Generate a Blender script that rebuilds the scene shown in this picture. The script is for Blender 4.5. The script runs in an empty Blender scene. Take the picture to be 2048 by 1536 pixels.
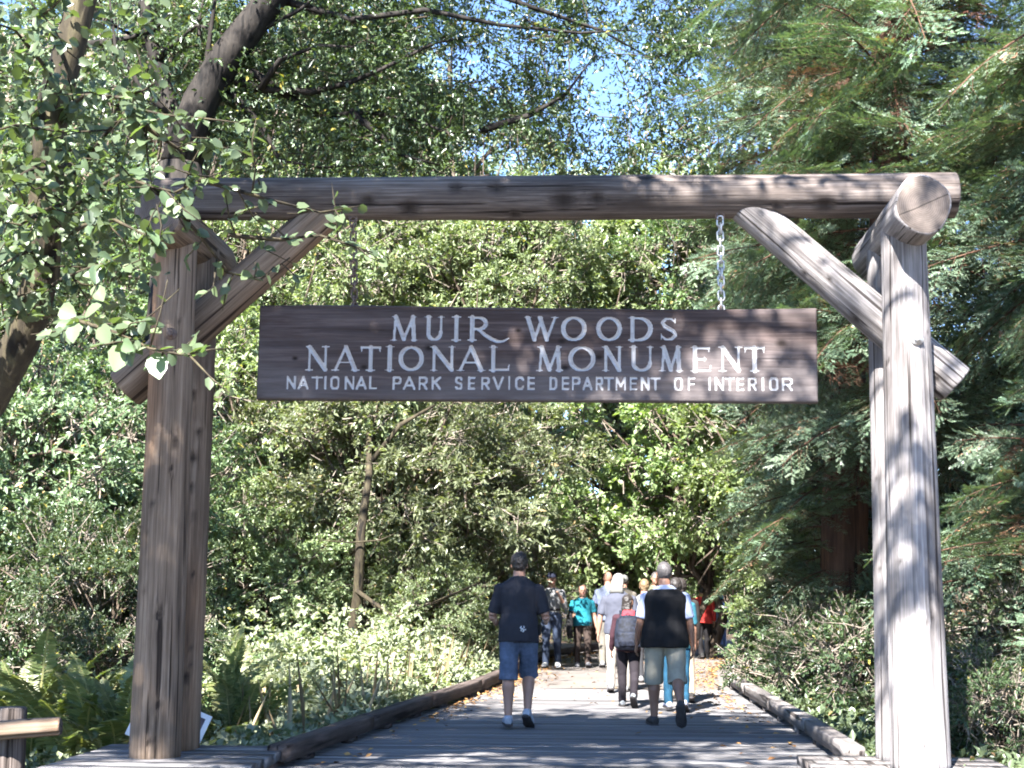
import bpy, math, random
import numpy as np
from mathutils import Vector, Matrix

# ------------------------------------------------------------------ camera, sky, sun, exposure
scene = bpy.context.scene
COL = scene.collection
W_PX, H_PX, F_PX = 2048.0, 1536.0, 2900.0
CAM = Vector((0.0, 0.0, 1.45))
PITCH = math.atan(407.0 / F_PX)
ROLL = math.radians(0.47)
RCAM = Matrix.Rotation(math.pi / 2 + PITCH, 3, 'X') @ Matrix.Rotation(ROLL, 3, 'Z')
cd = bpy.data.cameras.new('camera')
cd.sensor_width = 36.0
cd.lens = 36.0 * F_PX / W_PX
cd.clip_start = 0.1
cd.clip_end = 3000.0
cam = bpy.data.objects.new('camera', cd)
COL.objects.link(cam)
cam.matrix_world = Matrix.Translation(CAM) @ RCAM.to_4x4()
scene.camera = cam

SUN_DIR = Vector((0.262, 0.665, -0.70)).normalized()      # the way the light travels
world = bpy.data.worlds.new('World')
scene.world = world
world.use_nodes = True
wn = world.node_tree
bg = wn.nodes['Background']
sky = wn.nodes.new('ShaderNodeTexSky')
sky.sky_type = 'NISHITA'
sky.sun_disc = False
sky.sun_elevation = math.asin(-SUN_DIR.z)
sky.sun_rotation = math.atan2(-SUN_DIR.x, -SUN_DIR.y)
sky.altitude = 2500.0
sky.air_density = 0.8
sky.dust_density = 0.0
sky.ozone_density = 3.5
wn.links.new(sky.outputs['Color'], bg.inputs['Color'])
bg.inputs['Strength'].default_value = 0.08
sl = bpy.data.lights.new('sun', 'SUN')
sl.energy = 5.0
sl.angle = math.radians(0.53)
sl.color = (1.0, 0.965, 0.92)
sun = bpy.data.objects.new('sun', sl)
COL.objects.link(sun)
sun.rotation_mode = 'QUATERNION'
sun.rotation_quaternion = SUN_DIR.to_track_quat('-Z', 'Y')
scene.view_settings.view_transform = 'Standard'
scene.view_settings.look = 'None'
scene.view_settings.exposure = 3.05
scene.view_settings.gamma = 1.0
scene.view_settings.use_curve_mapping = False
scene.render.engine = 'CYCLES'
scene.cycles.use_denoising = True
scene.cycles.max_bounces = 4
scene.cycles.diffuse_bounces = 2
scene.cycles.glossy_bounces = 2
scene.cycles.transmission_bounces = 2
scene.cycles.sample_clamp_indirect = 8.0
scene.cycles.filter_width = 1.9
scene.cycles.use_adaptive_sampling = True
scene.cycles.adaptive_threshold = 0.03

rnd = random.Random(7)


# ------------------------------------------------------------------ placing from the photograph
def ray(px, py):
    return RCAM @ Vector(((px - W_PX / 2) / F_PX, -(py - H_PX / 2) / F_PX, -1.0))


def at(px, py, Y):
    """world point seen at pixel (px, py) on the plane y = Y"""
    d = ray(px, py)
    return CAM + d * ((Y - CAM.y) / d.y)


def on_z(px, py, z=0.0):
    d = ray(px, py)
    return CAM + d * ((z - CAM.z) / d.z)


# ------------------------------------------------------------------ helpers
def tag(o, label=None, cat=None, group=None, kind=None):
    if label: o['label'] = label
    if cat: o['category'] = cat
    if group: o['group'] = group
    if kind: o['kind'] = kind
    return o


def empty(name, loc, label=None, cat=None, group=None, rz=0.0):
    o = bpy.data.objects.new(name, None)
    COL.objects.link(o)
    o.location = loc
    o.rotation_euler = (0, 0, rz)
    return tag(o, label, cat, group)


PARENT_INV = {}


def link(name, mesh, parent=None, world_mat=None, local_mat=None):
    """object in the collection; world_mat is where it stands, kept under its parent"""
    o = bpy.data.objects.new(name, mesh)
    COL.objects.link(o)
    if parent is not None:
        o.parent = parent
        if world_mat is not None:
            o.matrix_basis = wm(parent).inverted() @ world_mat
        elif local_mat is not None:
            o.matrix_basis = local_mat
    elif world_mat is not None:
        o.matrix_basis = world_mat
    return o


def wm(o):
    return o.matrix_basis if o.parent is None else wm(o.parent) @ o.matrix_basis


def mesh_np(name, verts, tris=None, quads=None, mats=(), smooth=False, face_attr=None, vert_attr=None, mat_idx=None):
    """mesh from arrays: tris (n,3) and/or quads (m,4)"""
    me = bpy.data.meshes.new(name)
    verts = np.asarray(verts, dtype=np.float32).reshape(-1, 3)
    loops, starts, tot = [], [], 0
    if tris is not None and len(tris):
        t = np.asarray(tris, dtype=np.int32).reshape(-1, 3)
        loops.append(t.ravel()); starts.append(tot + 3 * np.arange(len(t), dtype=np.int32)); tot += 3 * len(t)
    if quads is not None and len(quads):
        q = np.asarray(quads, dtype=np.int32).reshape(-1, 4)
        loops.append(q.ravel()); starts.append(tot + 4 * np.arange(len(q), dtype=np.int32)); tot += 4 * len(q)
    loops = np.concatenate(loops); starts = np.concatenate(starts)
    me.vertices.add(len(verts)); me.vertices.foreach_set('co', verts.ravel())
    me.loops.add(len(loops)); me.loops.foreach_set('vertex_index', loops)
    me.polygons.add(len(starts)); me.polygons.foreach_set('loop_start', starts)
    me.update(calc_edges=True)
    if smooth:
        me.polygons.foreach_set('use_smooth', np.ones(len(starts), dtype=bool))
    if mat_idx is not None:
        me.polygons.foreach_set('material_index', np.asarray(mat_idx, dtype=np.int32))
    for k, v in (face_attr or {}).items():
        a = me.attributes.new(k, 'FLOAT', 'FACE'); a.data.foreach_set('value', np.asarray(v, dtype=np.float32))
    for k, v in (vert_attr or {}).items():
        a = me.attributes.new(k, 'FLOAT', 'POINT'); a.data.foreach_set('value', np.asarray(v, dtype=np.float32))
    for m in mats:
        me.materials.append(m)
    return me


class Geo:
    """collects boxes, tubes and lofts into one mesh"""
    def __init__(self):
        self.v, self.q, self.t = [], [], []

    def add(self, v, q=(), t=()):
        n = len(self.v)
        self.v += [tuple(p) for p in v]
        self.q += [tuple(i + n for i in f) for f in q]
        self.t += [tuple(i + n for i in f) for f in t]

    def box(self, c, s, rot=None, jit=0.0, r=None):
        v = []
        for z in (-1, 1):
            for y in (-1, 1):
                for x in (-1, 1):
                    p = Vector((x * s[0] / 2, y * s[1] / 2, z * s[2] / 2))
                    if jit: p += Vector([(r or rnd).uniform(-jit, jit) for _ in range(3)])
                    v.append((rot @ p if rot else p) + Vector(c))
        self.add(v, [(0, 2, 3, 1), (4, 5, 7, 6), (0, 1, 5, 4), (2, 6, 7, 3), (0, 4, 6, 2), (1, 3, 7, 5)])

    def loft(self, pts, rads, n=12, hint=None, cap=True):
        """pts list of Vectors; rads floats or (rx, ry); hint = direction of rx"""
        pts = [Vector(p) for p in pts]
        rings = []
        hint = Vector(hint) if hint is not None else None
        for i, p in enumerate(pts):
            a = pts[max(i - 1, 0)]; b = pts[min(i + 1, len(pts) - 1)]
            t = (b - a).normalized()
            h = hint if hint is not None else (Vector((1, 0, 0)) if abs(t.x) < 0.9 else Vector((0, 1, 0)))
            x = (h - t * h.dot(t)).normalized()
            y = t.cross(x)
            rx, ry = rads[i] if isinstance(rads[i], (tuple, list)) else (rads[i], rads[i])
            rings.append([p + x * (rx * math.cos(2 * math.pi * k / n)) + y * (ry * math.sin(2 * math.pi * k / n)) for k in range(n)])
        v = [p for r_ in rings for p in r_]
        q = []
        for i in range(len(pts) - 1):
            for k in range(n):
                q.append((i * n + k, i * n + (k + 1) % n, (i + 1) * n + (k + 1) % n, (i + 1) * n + k))
        t = []
        if cap:
            v += [pts[0], pts[-1]]
            m = len(v)
            for k in range(n):
                t.append((m - 2, (k + 1) % n, k))
                t.append((m - 1, (len(pts) - 1) * n + k, (len(pts) - 1) * n + (k + 1) % n))
        self.add(v, q, t)

    def ball(self, c, r, n=10, rot=None):
        rx, ry, rz = r if isinstance(r, (tuple, list)) else (r, r, r)
        v = []
        m = n // 2 + 1
        for i in range(1, m):
            a = math.pi * i / m
            for k in range(n):
                b = 2 * math.pi * k / n
                p = Vector((rx * math.sin(a) * math.cos(b), ry * math.sin(a) * math.sin(b), rz * math.cos(a)))
                v.append((rot @ p if rot else p) + Vector(c))
        q = [(i * n + k, (i + 1) * n + k, (i + 1) * n + (k + 1) % n, i * n + (k + 1) % n) for i in range(m - 2) for k in range(n)]
        top = Vector((0, 0, rz)); bot = Vector((0, 0, -rz))
        v += [(rot @ top if rot else top) + Vector(c), (rot @ bot if rot else bot) + Vector(c)]
        L = len(v)
        t = [(L - 2, k, (k + 1) % n) for k in range(n)] + [(L - 1, (m - 2) * n + (k + 1) % n, (m - 2) * n + k) for k in range(n)]
        self.add(v, q, t)

    def mesh(self, name, mat, smooth=False):
        return mesh_np(name, np.array([tuple(p) for p in self.v]), self.t, self.q, [mat] if mat else [], smooth)


# ------------------------------------------------------------------ materials
def new_mat(name):
    m = bpy.data.materials.new(name)
    m.use_nodes = True
    nt = m.node_tree
    return m, nt, nt.nodes['Principled BSDF'], nt.nodes['Material Output']


def ramp(nt, fac, stops, interp='LINEAR'):
    r = nt.nodes.new('ShaderNodeValToRGB')
    r.color_ramp.interpolation = interp
    el = r.color_ramp.elements
    while len(el) < len(stops): el.new(0.5)
    for e, (p, c) in zip(el, stops):
        e.position = p
        e.color = (c[0], c[1], c[2], 1.0)
    nt.links.new(fac, r.inputs['Fac'])
    return r.outputs['Color']


def noise_tex(nt, vec, scale, detail=6.0, rough=0.6, mapping=None, dist=0.0):
    if mapping is not None:
        mp = nt.nodes.new('ShaderNodeMapping')
        mp.inputs['Scale'].default_value = mapping
        nt.links.new(vec, mp.inputs['Vector'])
        vec = mp.outputs['Vector']
    n = nt.nodes.new('ShaderNodeTexNoise')
    n.inputs['Scale'].default_value = scale
    n.inputs['Detail'].default_value = detail
    n.inputs['Roughness'].default_value = rough
    n.inputs['Distortion'].default_value = dist
    nt.links.new(vec, n.inputs['Vector'])
    return n.outputs['Fac']


def mix_col(nt, fac, a, b, mode='MIX'):
    m = nt.nodes.new('ShaderNodeMix')
    m.data_type = 'RGBA'
    m.blend_type = mode
    for sock, v in ((m.inputs[0], fac), (m.inputs[6], a), (m.inputs[7], b)):
        if isinstance(v, (int, float)): sock.default_value = v
        elif isinstance(v, (tuple, list)): sock.default_value = (v[0], v[1], v[2], 1.0)
        else: nt.links.new(v, sock)
    return m.outputs[2]


def obj_coord(nt, random_shift=True):
    tc = nt.nodes.new('ShaderNodeTexCoord')
    v = tc.outputs['Object']
    if random_shift:
        oi = nt.nodes.new('ShaderNodeObjectInfo')
        mu = nt.nodes.new('ShaderNodeMath'); mu.operation = 'MULTIPLY'; mu.inputs[1].default_value = 37.0
        nt.links.new(oi.outputs['Random'], mu.inputs[0])
        ad = nt.nodes.new('ShaderNodeVectorMath'); ad.operation = 'ADD'
        nt.links.new(v, ad.inputs[0]); nt.links.new(mu.outputs[0], ad.inputs[1])
        return ad.outputs[0], v
    return v, v


def bump(nt, bsdf, h, strength, dist):
    b = nt.nodes.new('ShaderNodeBump')
    b.inputs['Strength'].default_value = strength
    b.inputs['Distance'].default_value = dist
    nt.links.new(h, b.inputs['Height'])
    nt.links.new(b.outputs['Normal'], bsdf.inputs['Normal'])


def wood_mat(name, c0, c1, c2, grain=(38, 38, 1.1), patch=(3.0, 3.0, 0.6), warm=None, bs=0.5, knot=True):
    """weathered timber, grain along local z (or as mapped)"""
    m, nt, b, _ = new_mat(name)
    v, v0 = obj_coord(nt)
    g = noise_tex(nt, v, 1.0, 9.0, 0.68, grain, 0.6)
    col = ramp(nt, g, [(0.28, c0), (0.5, c1), (0.72, c2)])
    p = noise_tex(nt, v, 1.0, 4.0, 0.6, patch)
    dark = ramp(nt, p, [(0.33, (0.45, 0.43, 0.42)), (0.6, (1.1, 1.1, 1.1))])
    col = mix_col(nt, 1.0, col, dark, 'MULTIPLY')
    if warm is not None:
        w = noise_tex(nt, v, 1.0, 3.0, 0.5, (1.2, 1.2, 0.35))
        wf = ramp(nt, w, [(0.48, (0, 0, 0)), (0.68, (0.75, 0.75, 0.75))])
        col = mix_col(nt, wf, col, mix_col(nt, 1.0, col, warm, 'MULTIPLY'))
    cr = noise_tex(nt, v, 1.0, 2.0, 0.5, (grain[0] * .8, grain[1] * .8, grain[2] * 0.5))
    crk = ramp(nt, cr, [(0.34, (0.2, 0.18, 0.17)), (0.40, (1, 1, 1))])
    col = mix_col(nt, 1.0, col, crk, 'MULTIPLY')
    if knot:
        at_ = nt.nodes.new('ShaderNodeAttribute'); at_.attribute_name = 'knot'
        col = mix_col(nt, at_.outputs['Fac'], col, (0.012, 0.008, 0.006))
    nt.links.new(col, b.inputs['Base Color'])
    b.inputs['Roughness'].default_value = 0.85
    b.inputs['Specular IOR Level'].default_value = 0.25
    mh = nt.nodes.new('ShaderNodeMath'); mh.operation = 'MULTIPLY'
    nt.links.new(g, mh.inputs[0]); nt.links.new(crk, mh.inputs[1])
    bump(nt, b, mh.outputs[0], bs, 0.012)
    return m


def ring_mat(name):
    """sawn log end: rings and radial checks about local z"""
    m, nt, b, _ = new_mat(name)
    v, v0 = obj_coord(nt)
    sx = nt.nodes.new('ShaderNodeSeparateXYZ'); nt.links.new(v0, sx.inputs[0])
    cx = nt.nodes.new('ShaderNodeCombineXYZ'); nt.links.new(sx.outputs[0], cx.inputs[0]); nt.links.new(sx.outputs[1], cx.inputs[1])
    ln = nt.nodes.new('ShaderNodeVectorMath'); ln.operation = 'LENGTH'; nt.links.new(cx.outputs[0], ln.inputs[0])
    ns = noise_tex(nt, v, 5.0, 4.0, 0.6)
    ad = nt.nodes.new('ShaderNodeMath'); ad.operation = 'MULTIPLY_ADD'; ad.inputs[1].default_value = 0.03
    nt.links.new(ns, ad.inputs[0]); nt.links.new(ln.outputs['Value'], ad.inputs[2])
    mu = nt.nodes.new('ShaderNodeMath'); mu.operation = 'MULTIPLY'; mu.inputs[1].default_value = 420.0
    nt.links.new(ad.outputs[0], mu.inputs[0])
    si = nt.nodes.new('ShaderNodeMath'); si.operation = 'SINE'; nt.links.new(mu.outputs[0], si.inputs[0])
    rn = nt.nodes.new('ShaderNodeMapRange'); rn.inputs[1].default_value = -1; rn.inputs[2].default_value = 1
    nt.links.new(si.outputs[0], rn.inputs[0])
    col = ramp(nt, rn.outputs[0], [(0.0, (0.085, 0.07, 0.06)), (1.0, (0.125, 0.105, 0.094))])
    # one drying check across the heart
    sl_ = nt.nodes.new('ShaderNodeMath'); sl_.operation = 'MULTIPLY_ADD'; sl_.inputs[1].default_value = 0.45
    nt.links.new(sx.outputs[0], sl_.inputs[0]); nt.links.new(sx.outputs[1], sl_.inputs[2])
    sn = nt.nodes.new('ShaderNodeMath'); sn.operation = 'MULTIPLY_ADD'; sn.inputs[1].default_value = 0.035
    nt.links.new(ns, sn.inputs[0]); nt.links.new(sl_.outputs[0], sn.inputs[2])
    ab = nt.nodes.new('ShaderNodeMath'); ab.operation = 'SUBTRACT'; ab.inputs[1].default_value = 0.018
    nt.links.new(sn.outputs[0], ab.inputs[0])
    aa = nt.nodes.new('ShaderNodeMath'); aa.operation = 'ABSOLUTE'; nt.links.new(ab.outputs[0], aa.inputs[0])
    ck = ramp(nt, aa.outputs[0], [(0.003, (0.25, 0.22, 0.2)), (0.007, (1, 1, 1))])
    col = mix_col(nt, 1.0, col, ck, 'MULTIPLY')
    p = noise_tex(nt, v, 7.0, 5.0, 0.65)
    col = mix_col(nt, 1.0, col, ramp(nt, p, [(0.3, (0.55, 0.52, 0.5)), (0.65, (1.15, 1.1, 1.08))]), 'MULTIPLY')
    nt.links.new(col, b.inputs['Base Color'])
    b.inputs['Roughness'].default_value = 0.9
    bump(nt, b, p, 0.4, 0.01)
    return m


def leaf_mat(name, stops, rough=0.42, trans=0.28, tcol=(1.35, 1.5, 0.5), spec=0.5):
    """foliage: per-leaf tint from the face attribute, shifted a little per object"""
    m, nt, b, out = new_mat(name)
    a = nt.nodes.new('ShaderNodeAttribute'); a.attribute_name = 'tint'
    col = ramp(nt, a.outputs['Fac'], stops)
    oi = nt.nodes.new('ShaderNodeObjectInfo')
    hv = nt.nodes.new('ShaderNodeHueSaturation')
    mr = nt.nodes.new('ShaderNodeMapRange'); mr.inputs[3].default_value = 0.82; mr.inputs[4].default_value = 1.18
    nt.links.new(oi.outputs['Random'], mr.inputs[0]); nt.links.new(mr.outputs[0], hv.inputs['Value'])
    mr2 = nt.nodes.new('ShaderNodeMapRange'); mr2.inputs[3].default_value = 0.485; mr2.inputs[4].default_value = 0.515
    nt.links.new(oi.outputs['Random'], mr2.inputs[0]); nt.links.new(mr2.outputs[0], hv.inputs['Hue'])
    nt.links.new(col, hv.inputs['Color'])
    nt.links.new(hv.outputs['Color'], b.inputs['Base Color'])
    b.inputs['Roughness'].default_value = rough
    b.inputs['Specular IOR Level'].default_value = spec
    if trans > 0:
        tr = nt.nodes.new('ShaderNodeBsdfTranslucent')
        nt.links.new(mix_col(nt, 1.0, hv.outputs['Color'], tcol, 'MULTIPLY'), tr.inputs['Color'])
        ms = nt.nodes.new('ShaderNodeMixShader'); ms.inputs[0].default_value = trans
        nt.links.new(b.outputs[0], ms.inputs[1]); nt.links.new(tr.outputs[0], ms.inputs[2])
        nt.links.new(ms.outputs[0], out.inputs['Surface'])
    return m


def plain_mat(name, col, rough=0.8, spec=0.3, var=0.25, scale=30.0, metallic=0.0, bmp=0.0):
    m, nt, b, _ = new_mat(name)
    v, v0 = obj_coord(nt)
    n = noise_tex(nt, v, scale, 5.0, 0.6)
    lo = tuple(c * (1 - var) for c in col); hi = tuple(min(1.0, c * (1 + var)) for c in col)
    nt.links.new(ramp(nt, n, [(0.3, lo), (0.7, hi)]), b.inputs['Base Color'])
    b.inputs['Roughness'].default_value = rough
    b.inputs['Specular IOR Level'].default_value = spec
    b.inputs['Metallic'].default_value = metallic
    if bmp: bump(nt, b, n, bmp, 0.01)
    return m


M = {}
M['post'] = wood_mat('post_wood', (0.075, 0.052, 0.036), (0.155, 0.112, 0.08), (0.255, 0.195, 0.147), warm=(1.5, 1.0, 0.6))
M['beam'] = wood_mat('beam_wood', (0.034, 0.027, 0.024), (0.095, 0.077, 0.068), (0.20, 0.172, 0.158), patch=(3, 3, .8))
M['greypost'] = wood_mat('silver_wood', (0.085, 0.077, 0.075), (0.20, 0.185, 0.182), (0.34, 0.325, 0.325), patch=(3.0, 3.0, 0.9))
M['ring'] = ring_mat('log_end_grain')
M['plank'] = wood_mat('deck_wood', (0.075, 0.072, 0.074), (0.15, 0.145, 0.147), (0.24, 0.232, 0.232), grain=(0.8, 22, 22), patch=(0.7, 5, 5), knot=False)
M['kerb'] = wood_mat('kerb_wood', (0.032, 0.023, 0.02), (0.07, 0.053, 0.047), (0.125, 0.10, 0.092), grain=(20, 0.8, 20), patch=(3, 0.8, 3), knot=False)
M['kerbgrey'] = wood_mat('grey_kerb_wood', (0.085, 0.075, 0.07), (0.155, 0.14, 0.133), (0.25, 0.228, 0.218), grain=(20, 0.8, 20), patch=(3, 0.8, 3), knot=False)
M['bark'] = wood_mat('bark', (0.028, 0.02, 0.014), (0.075, 0.055, 0.04), (0.15, 0.125, 0.095), grain=(16, 16, 3.0), patch=(2, 2, 1), knot=False, bs=1.0)
M['mossbark'] = wood_mat('mossy_bark', (0.014, 0.011, 0.007), (0.038, 0.03, 0.018), (0.09, 0.078, 0.04), grain=(14, 14, 4.0), patch=(2, 2, 1), knot=False, bs=1.0)
M['shadebark'] = wood_mat('shade_dark_bark', (0.006, 0.005, 0.004), (0.015, 0.012, 0.010), (0.038, 0.032, 0.026), grain=(10, 10, 2.5), patch=(1.5, 1.5, 0.8), knot=False, bs=1.0)  # dark bay bark, darkened further to stand in for the shade on it
M['twig'] = plain_mat('twig_bark', (0.16, 0.135, 0.11), 0.85, 0.2, 0.5, 12.0)
M['darktwig'] = plain_mat('dark_twig_bark', (0.06, 0.045, 0.035), 0.85, 0.2, 0.4, 12.0)
M['redbark'] = wood_mat('redwood_bark', (0.035, 0.018, 0.012), (0.09, 0.047, 0.03), (0.16, 0.09, 0.062), grain=(14, 14, 0.8), knot=False, bs=1.0)
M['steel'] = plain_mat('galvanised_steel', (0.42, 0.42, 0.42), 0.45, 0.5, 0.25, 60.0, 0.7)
M['darksteel'] = plain_mat('dark_brown_steel', (0.12, 0.085, 0.07), 0.7, 0.4, 0.35, 60.0, 0.4)  # darker, browner and less metallic than the galvanised steel

Y_ = (0.30, 0.24, 0.05)
M['bay'] = leaf_mat('bay_leaf', [(0.0, (0.050, 0.074, 0.037)), (0.5, (0.105, 0.144, 0.076)), (0.93, (0.180, 0.223, 0.135)), (0.97, (0.439, 0.334, 0.141)), (1.0, (0.357, 0.204, 0.117))], 0.36)
M['baygrey'] = leaf_mat('grey_green_leaf', [(0.0, (0.076, 0.090, 0.048)), (0.5, (0.145, 0.173, 0.097)), (0.9, (0.239, 0.271, 0.160)), (0.96, (0.343, 0.308, 0.156)), (1.0, (0.291, 0.214, 0.096))], 0.34, 0.36)
M['green'] = leaf_mat('mid_green_leaf', [(0.0, (0.047, 0.079, 0.035)), (0.5, (0.112, 0.166, 0.078)), (0.95, (0.201, 0.263, 0.135)), (1.0, Y_)], 0.38)
M['bright'] = leaf_mat('yellow_green_leaf', [(0.0, (0.071, 0.101, 0.041)), (0.5, (0.146, 0.194, 0.085)), (0.92, (0.237, 0.283, 0.136)), (1.0, (0.388, 0.313, 0.148))], 0.42, 0.35)
M['pale'] = leaf_mat('pale_olive_leaf', [(0.0, (0.087, 0.114, 0.052)), (0.5, (0.153, 0.192, 0.095)), (0.92, (0.245, 0.279, 0.157)), (1.0, (0.337, 0.285, 0.123))], 0.38, 0.3)
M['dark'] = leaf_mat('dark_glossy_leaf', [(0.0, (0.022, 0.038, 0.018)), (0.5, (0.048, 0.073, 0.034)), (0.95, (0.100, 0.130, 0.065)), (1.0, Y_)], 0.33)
M['alder'] = leaf_mat('alder_leaf', [(0.0, (0.058, 0.086, 0.047)), (0.5, (0.108, 0.151, 0.077)), (0.9, (0.177, 0.220, 0.120)), (1.0, (0.304, 0.273, 0.119))], 0.38, 0.36)
M['far'] = leaf_mat('hillside_leaf', [(0.0, (0.061, 0.090, 0.054)), (0.5, (0.123, 0.168, 0.105)), (1.0, (0.234, 0.279, 0.182))], 0.45, 0.2)
M['needle'] = leaf_mat('redwood_needle', [(0.0, (0.04, 0.07, 0.042)), (0.5, (0.10, 0.145, 0.092)), (0.86, (0.20, 0.245, 0.165)), (0.93, (0.30, 0.20, 0.13)), (1.0, (0.28, 0.14, 0.08))], 0.42, 0.2)
M['deadneedle'] = leaf_mat('dead_redwood_needle', [(0.0, (0.100, 0.049, 0.031)), (0.6, (0.212, 0.115, 0.075)), (1.0, (0.337, 0.215, 0.144))], 0.7, 0.15, (1.2, 1.0, 0.7), 0.2)
M['fern'] = leaf_mat('fern_frond', [(0.0, (0.06, 0.085, 0.03)), (0.6, (0.13, 0.155, 0.06)), (1.0, (0.25, 0.23, 0.11))], 0.5, 0.3)
M['bramble'] = leaf_mat('bramble_leaf', [(0.0, (0.100, 0.129, 0.067)), (0.5, (0.187, 0.216, 0.130)), (0.85, (0.294, 0.311, 0.213)), (1.0, (0.371, 0.288, 0.182))], 0.5, 0.3)
M['litter'] = leaf_mat('fallen_leaf', [(0.0, (0.12, 0.06, 0.025)), (0.5, (0.27, 0.14, 0.05)), (1.0, (0.42, 0.27, 0.10))], 0.7, 0.1, (1, 1, 1), 0.2)
M['straw'] = leaf_mat('dry_grass', [(0.0, (0.20, 0.15, 0.08)), (1.0, (0.42, 0.35, 0.21))], 0.7, 0.2, (1, 1, 1), 0.2)

# ------------------------------------------------------------------ ground
LE_Y = [-30, -6, 11.6, 13.3, 16.8, 22.1, 27.0, 31.0, 36.0, 42.0, 60.0]
LE_X = [-3.4, -2.6, -1.76, -1.50, -1.0, -0.18, 0.25, 0.9, 2.6, 5.5, 18.0]
RE_Y = [-30, -6, 12.9, 15.9, 22.1, 27.0, 32.0, 36.0, 42.0, 60.0]
RE_X = [3.4, 2.6, 2.74, 2.93, 3.18, 3.9, 5.3, 6.9, 10.0, 24.0]


def left_edge(y): return np.interp(y, LE_Y, LE_X)
def right_edge(y): return np.interp(y, RE_Y, RE_X)


def vnoise(x, y, s, seed=0):
    """cheap smooth value noise"""
    x = np.asarray(x, float) / s; y = np.asarray(y, float) / s
    xi = np.floor(x).astype(int); yi = np.floor(y).astype(int)
    fx = x - xi; fy = y - yi
    fx = fx * fx * (3 - 2 * fx); fy = fy * fy * (3 - 2 * fy)
    def h(a, b):
        n = np.sin(a * 127.1 + b * 311.7 + seed * 74.7) * 43758.5453
        return n - np.floor(n)
    return (h(xi, yi) * (1 - fx) + h(xi + 1, yi) * fx) * (1 - fy) + (h(xi, yi + 1) * (1 - fx) + h(xi + 1, yi + 1) * fx) * fy - 0.5


def softplus(t, k=1.5): return np.log1p(np.exp(np.clip(t / k, -30, 30))) * k


def ground_z(x, y):
    x = np.asarray(x, float); y = np.asarray(y, float)
    dl = left_edge(y) - x; dr = x - right_edge(y)
    d = np.maximum(np.maximum(dl, dr), 0.0)
    z = -0.14 - 0.38 * (1 - np.exp(-np.maximum(dl, 0) / 1.6)) * np.clip((34 - y) / 12, 0, 1) - 0.35 * (1 - np.exp(-np.maximum(dr, 0) / 1.2)) * np.clip((30 - y) / 8, 0, 1)
    z = z + 0.42 * np.minimum(softplus(-x - 7.5 + 0.12 * (y - 20)), 45) * np.clip((y - 14) / 10, 0, 1)
    z = z + 0.34 * np.minimum(softplus(x - 8.5), 40) * np.clip((y - 4) / 10, 0, 1) * np.clip(1 - (y - 60) / 60, 0.2, 1)
    z = z + np.minimum(0.45 * softplus(y - 58, 6.0) * np.clip((4 - x) / 14, 0.05, 1.0), 60.0)
    z = z + (vnoise(x, y, 1.7, 3) * 0.22 + vnoise(x, y, 0.6, 5) * 0.07) * np.clip(d / 0.6, 0, 1)
    return z


def gz(x, y): return float(ground_z(x, y))


gx = np.concatenate([np.linspace(-400, -42, 10)[:-1], np.arange(-42, 42, 0.6), np.linspace(42, 400, 10)])
gy = np.concatenate([np.linspace(-200, -8, 6)[:-1], np.arange(-8, 50, 0.6), np.linspace(50, 110, 40)[1:], np.linspace(110, 600, 12)[1:]])
GX, GY = np.meshgrid(gx, gy)
GZ = ground_z(GX, GY)
nx, ny = len(gx), len(gy)
ii = (np.arange(ny - 1)[:, None] * nx + np.arange(nx - 1)[None, :]).ravel()
m, nt, b, _ = new_mat('forest_floor')
v, _v = obj_coord(nt, False)
n1 = noise_tex(nt, v, 1.3, 6, 0.6); n2 = noise_tex(nt, v, 22.0, 6, 0.7)
c = ramp(nt, n2, [(0.3, (0.045, 0.028, 0.018)), (0.5, (0.10, 0.066, 0.044)), (0.72, (0.19, 0.135, 0.09))])
c = mix_col(nt, ramp(nt, n1, [(0.45, (0, 0, 0)), (0.65, (0.6, 0.6, 0.6))]), c, (0.07, 0.075, 0.035))
nt.links.new(c, b.inputs['Base Color']); b.inputs['Roughness'].default_value = 0.95
bump(nt, b, n2, 0.8, 0.04)
M['soil'] = m
ground = link('ground', mesh_np('ground', np.stack([GX, GY, GZ], -1).reshape(-1, 3), None, np.stack([ii, ii + 1, ii + nx + 1, ii + nx], -1), [M['soil']], True))
tag(ground, 'brown forest floor sloping up into the wooded hillside', 'ground', kind='structure')

# trail beyond the boardwalk
m, nt, b, _ = new_mat('trail_surface')
v, _v = obj_coord(nt, False)
n1 = noise_tex(nt, v, 0.9, 5, 0.6); n2 = noise_tex(nt, v, 45.0, 6, 0.7)
c = ramp(nt, n2, [(0.3, (0.075, 0.065, 0.06)), (0.7, (0.14, 0.126, 0.117))])
c = mix_col(nt, ramp(nt, n1, [(0.42, (0, 0, 0)), (0.7, (0.55, 0.55, 0.55))]), c, (0.10, 0.07, 0.048))
nt.links.new(c, b.inputs['Base Color']); b.inputs['Roughness'].default_value = 0.95
bump(nt, b, n2, 0.5, 0.01)
M['trail'] = m
DECK_END = 21.4
ys = np.arange(DECK_END, 60, 0.5)
pv = []; pq = []
for i, y in enumerate(ys):
    for k in range(9):
        t = k / 8
        pv.append(((1 - t) * (left_edge(y) - 0.25) + t * (right_edge(y) + 0.25), y, -0.012 + 0.03 * math.sin(math.pi * t) + 0.01 * float(vnoise(y * 3 + k, k, 1.0))))
for i in range(len(ys) - 1):
    for k in range(8):
        pq.append((i * 9 + k, i * 9 + k + 1, (i + 1) * 9 + k + 1, (i + 1) * 9 + k))
trail = link('path', mesh_np('path', np.array(pv), None, pq, [M['trail']], True))
tag(trail, 'pale dusty trail bending away behind the bushes', 'path', kind='structure')

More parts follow.
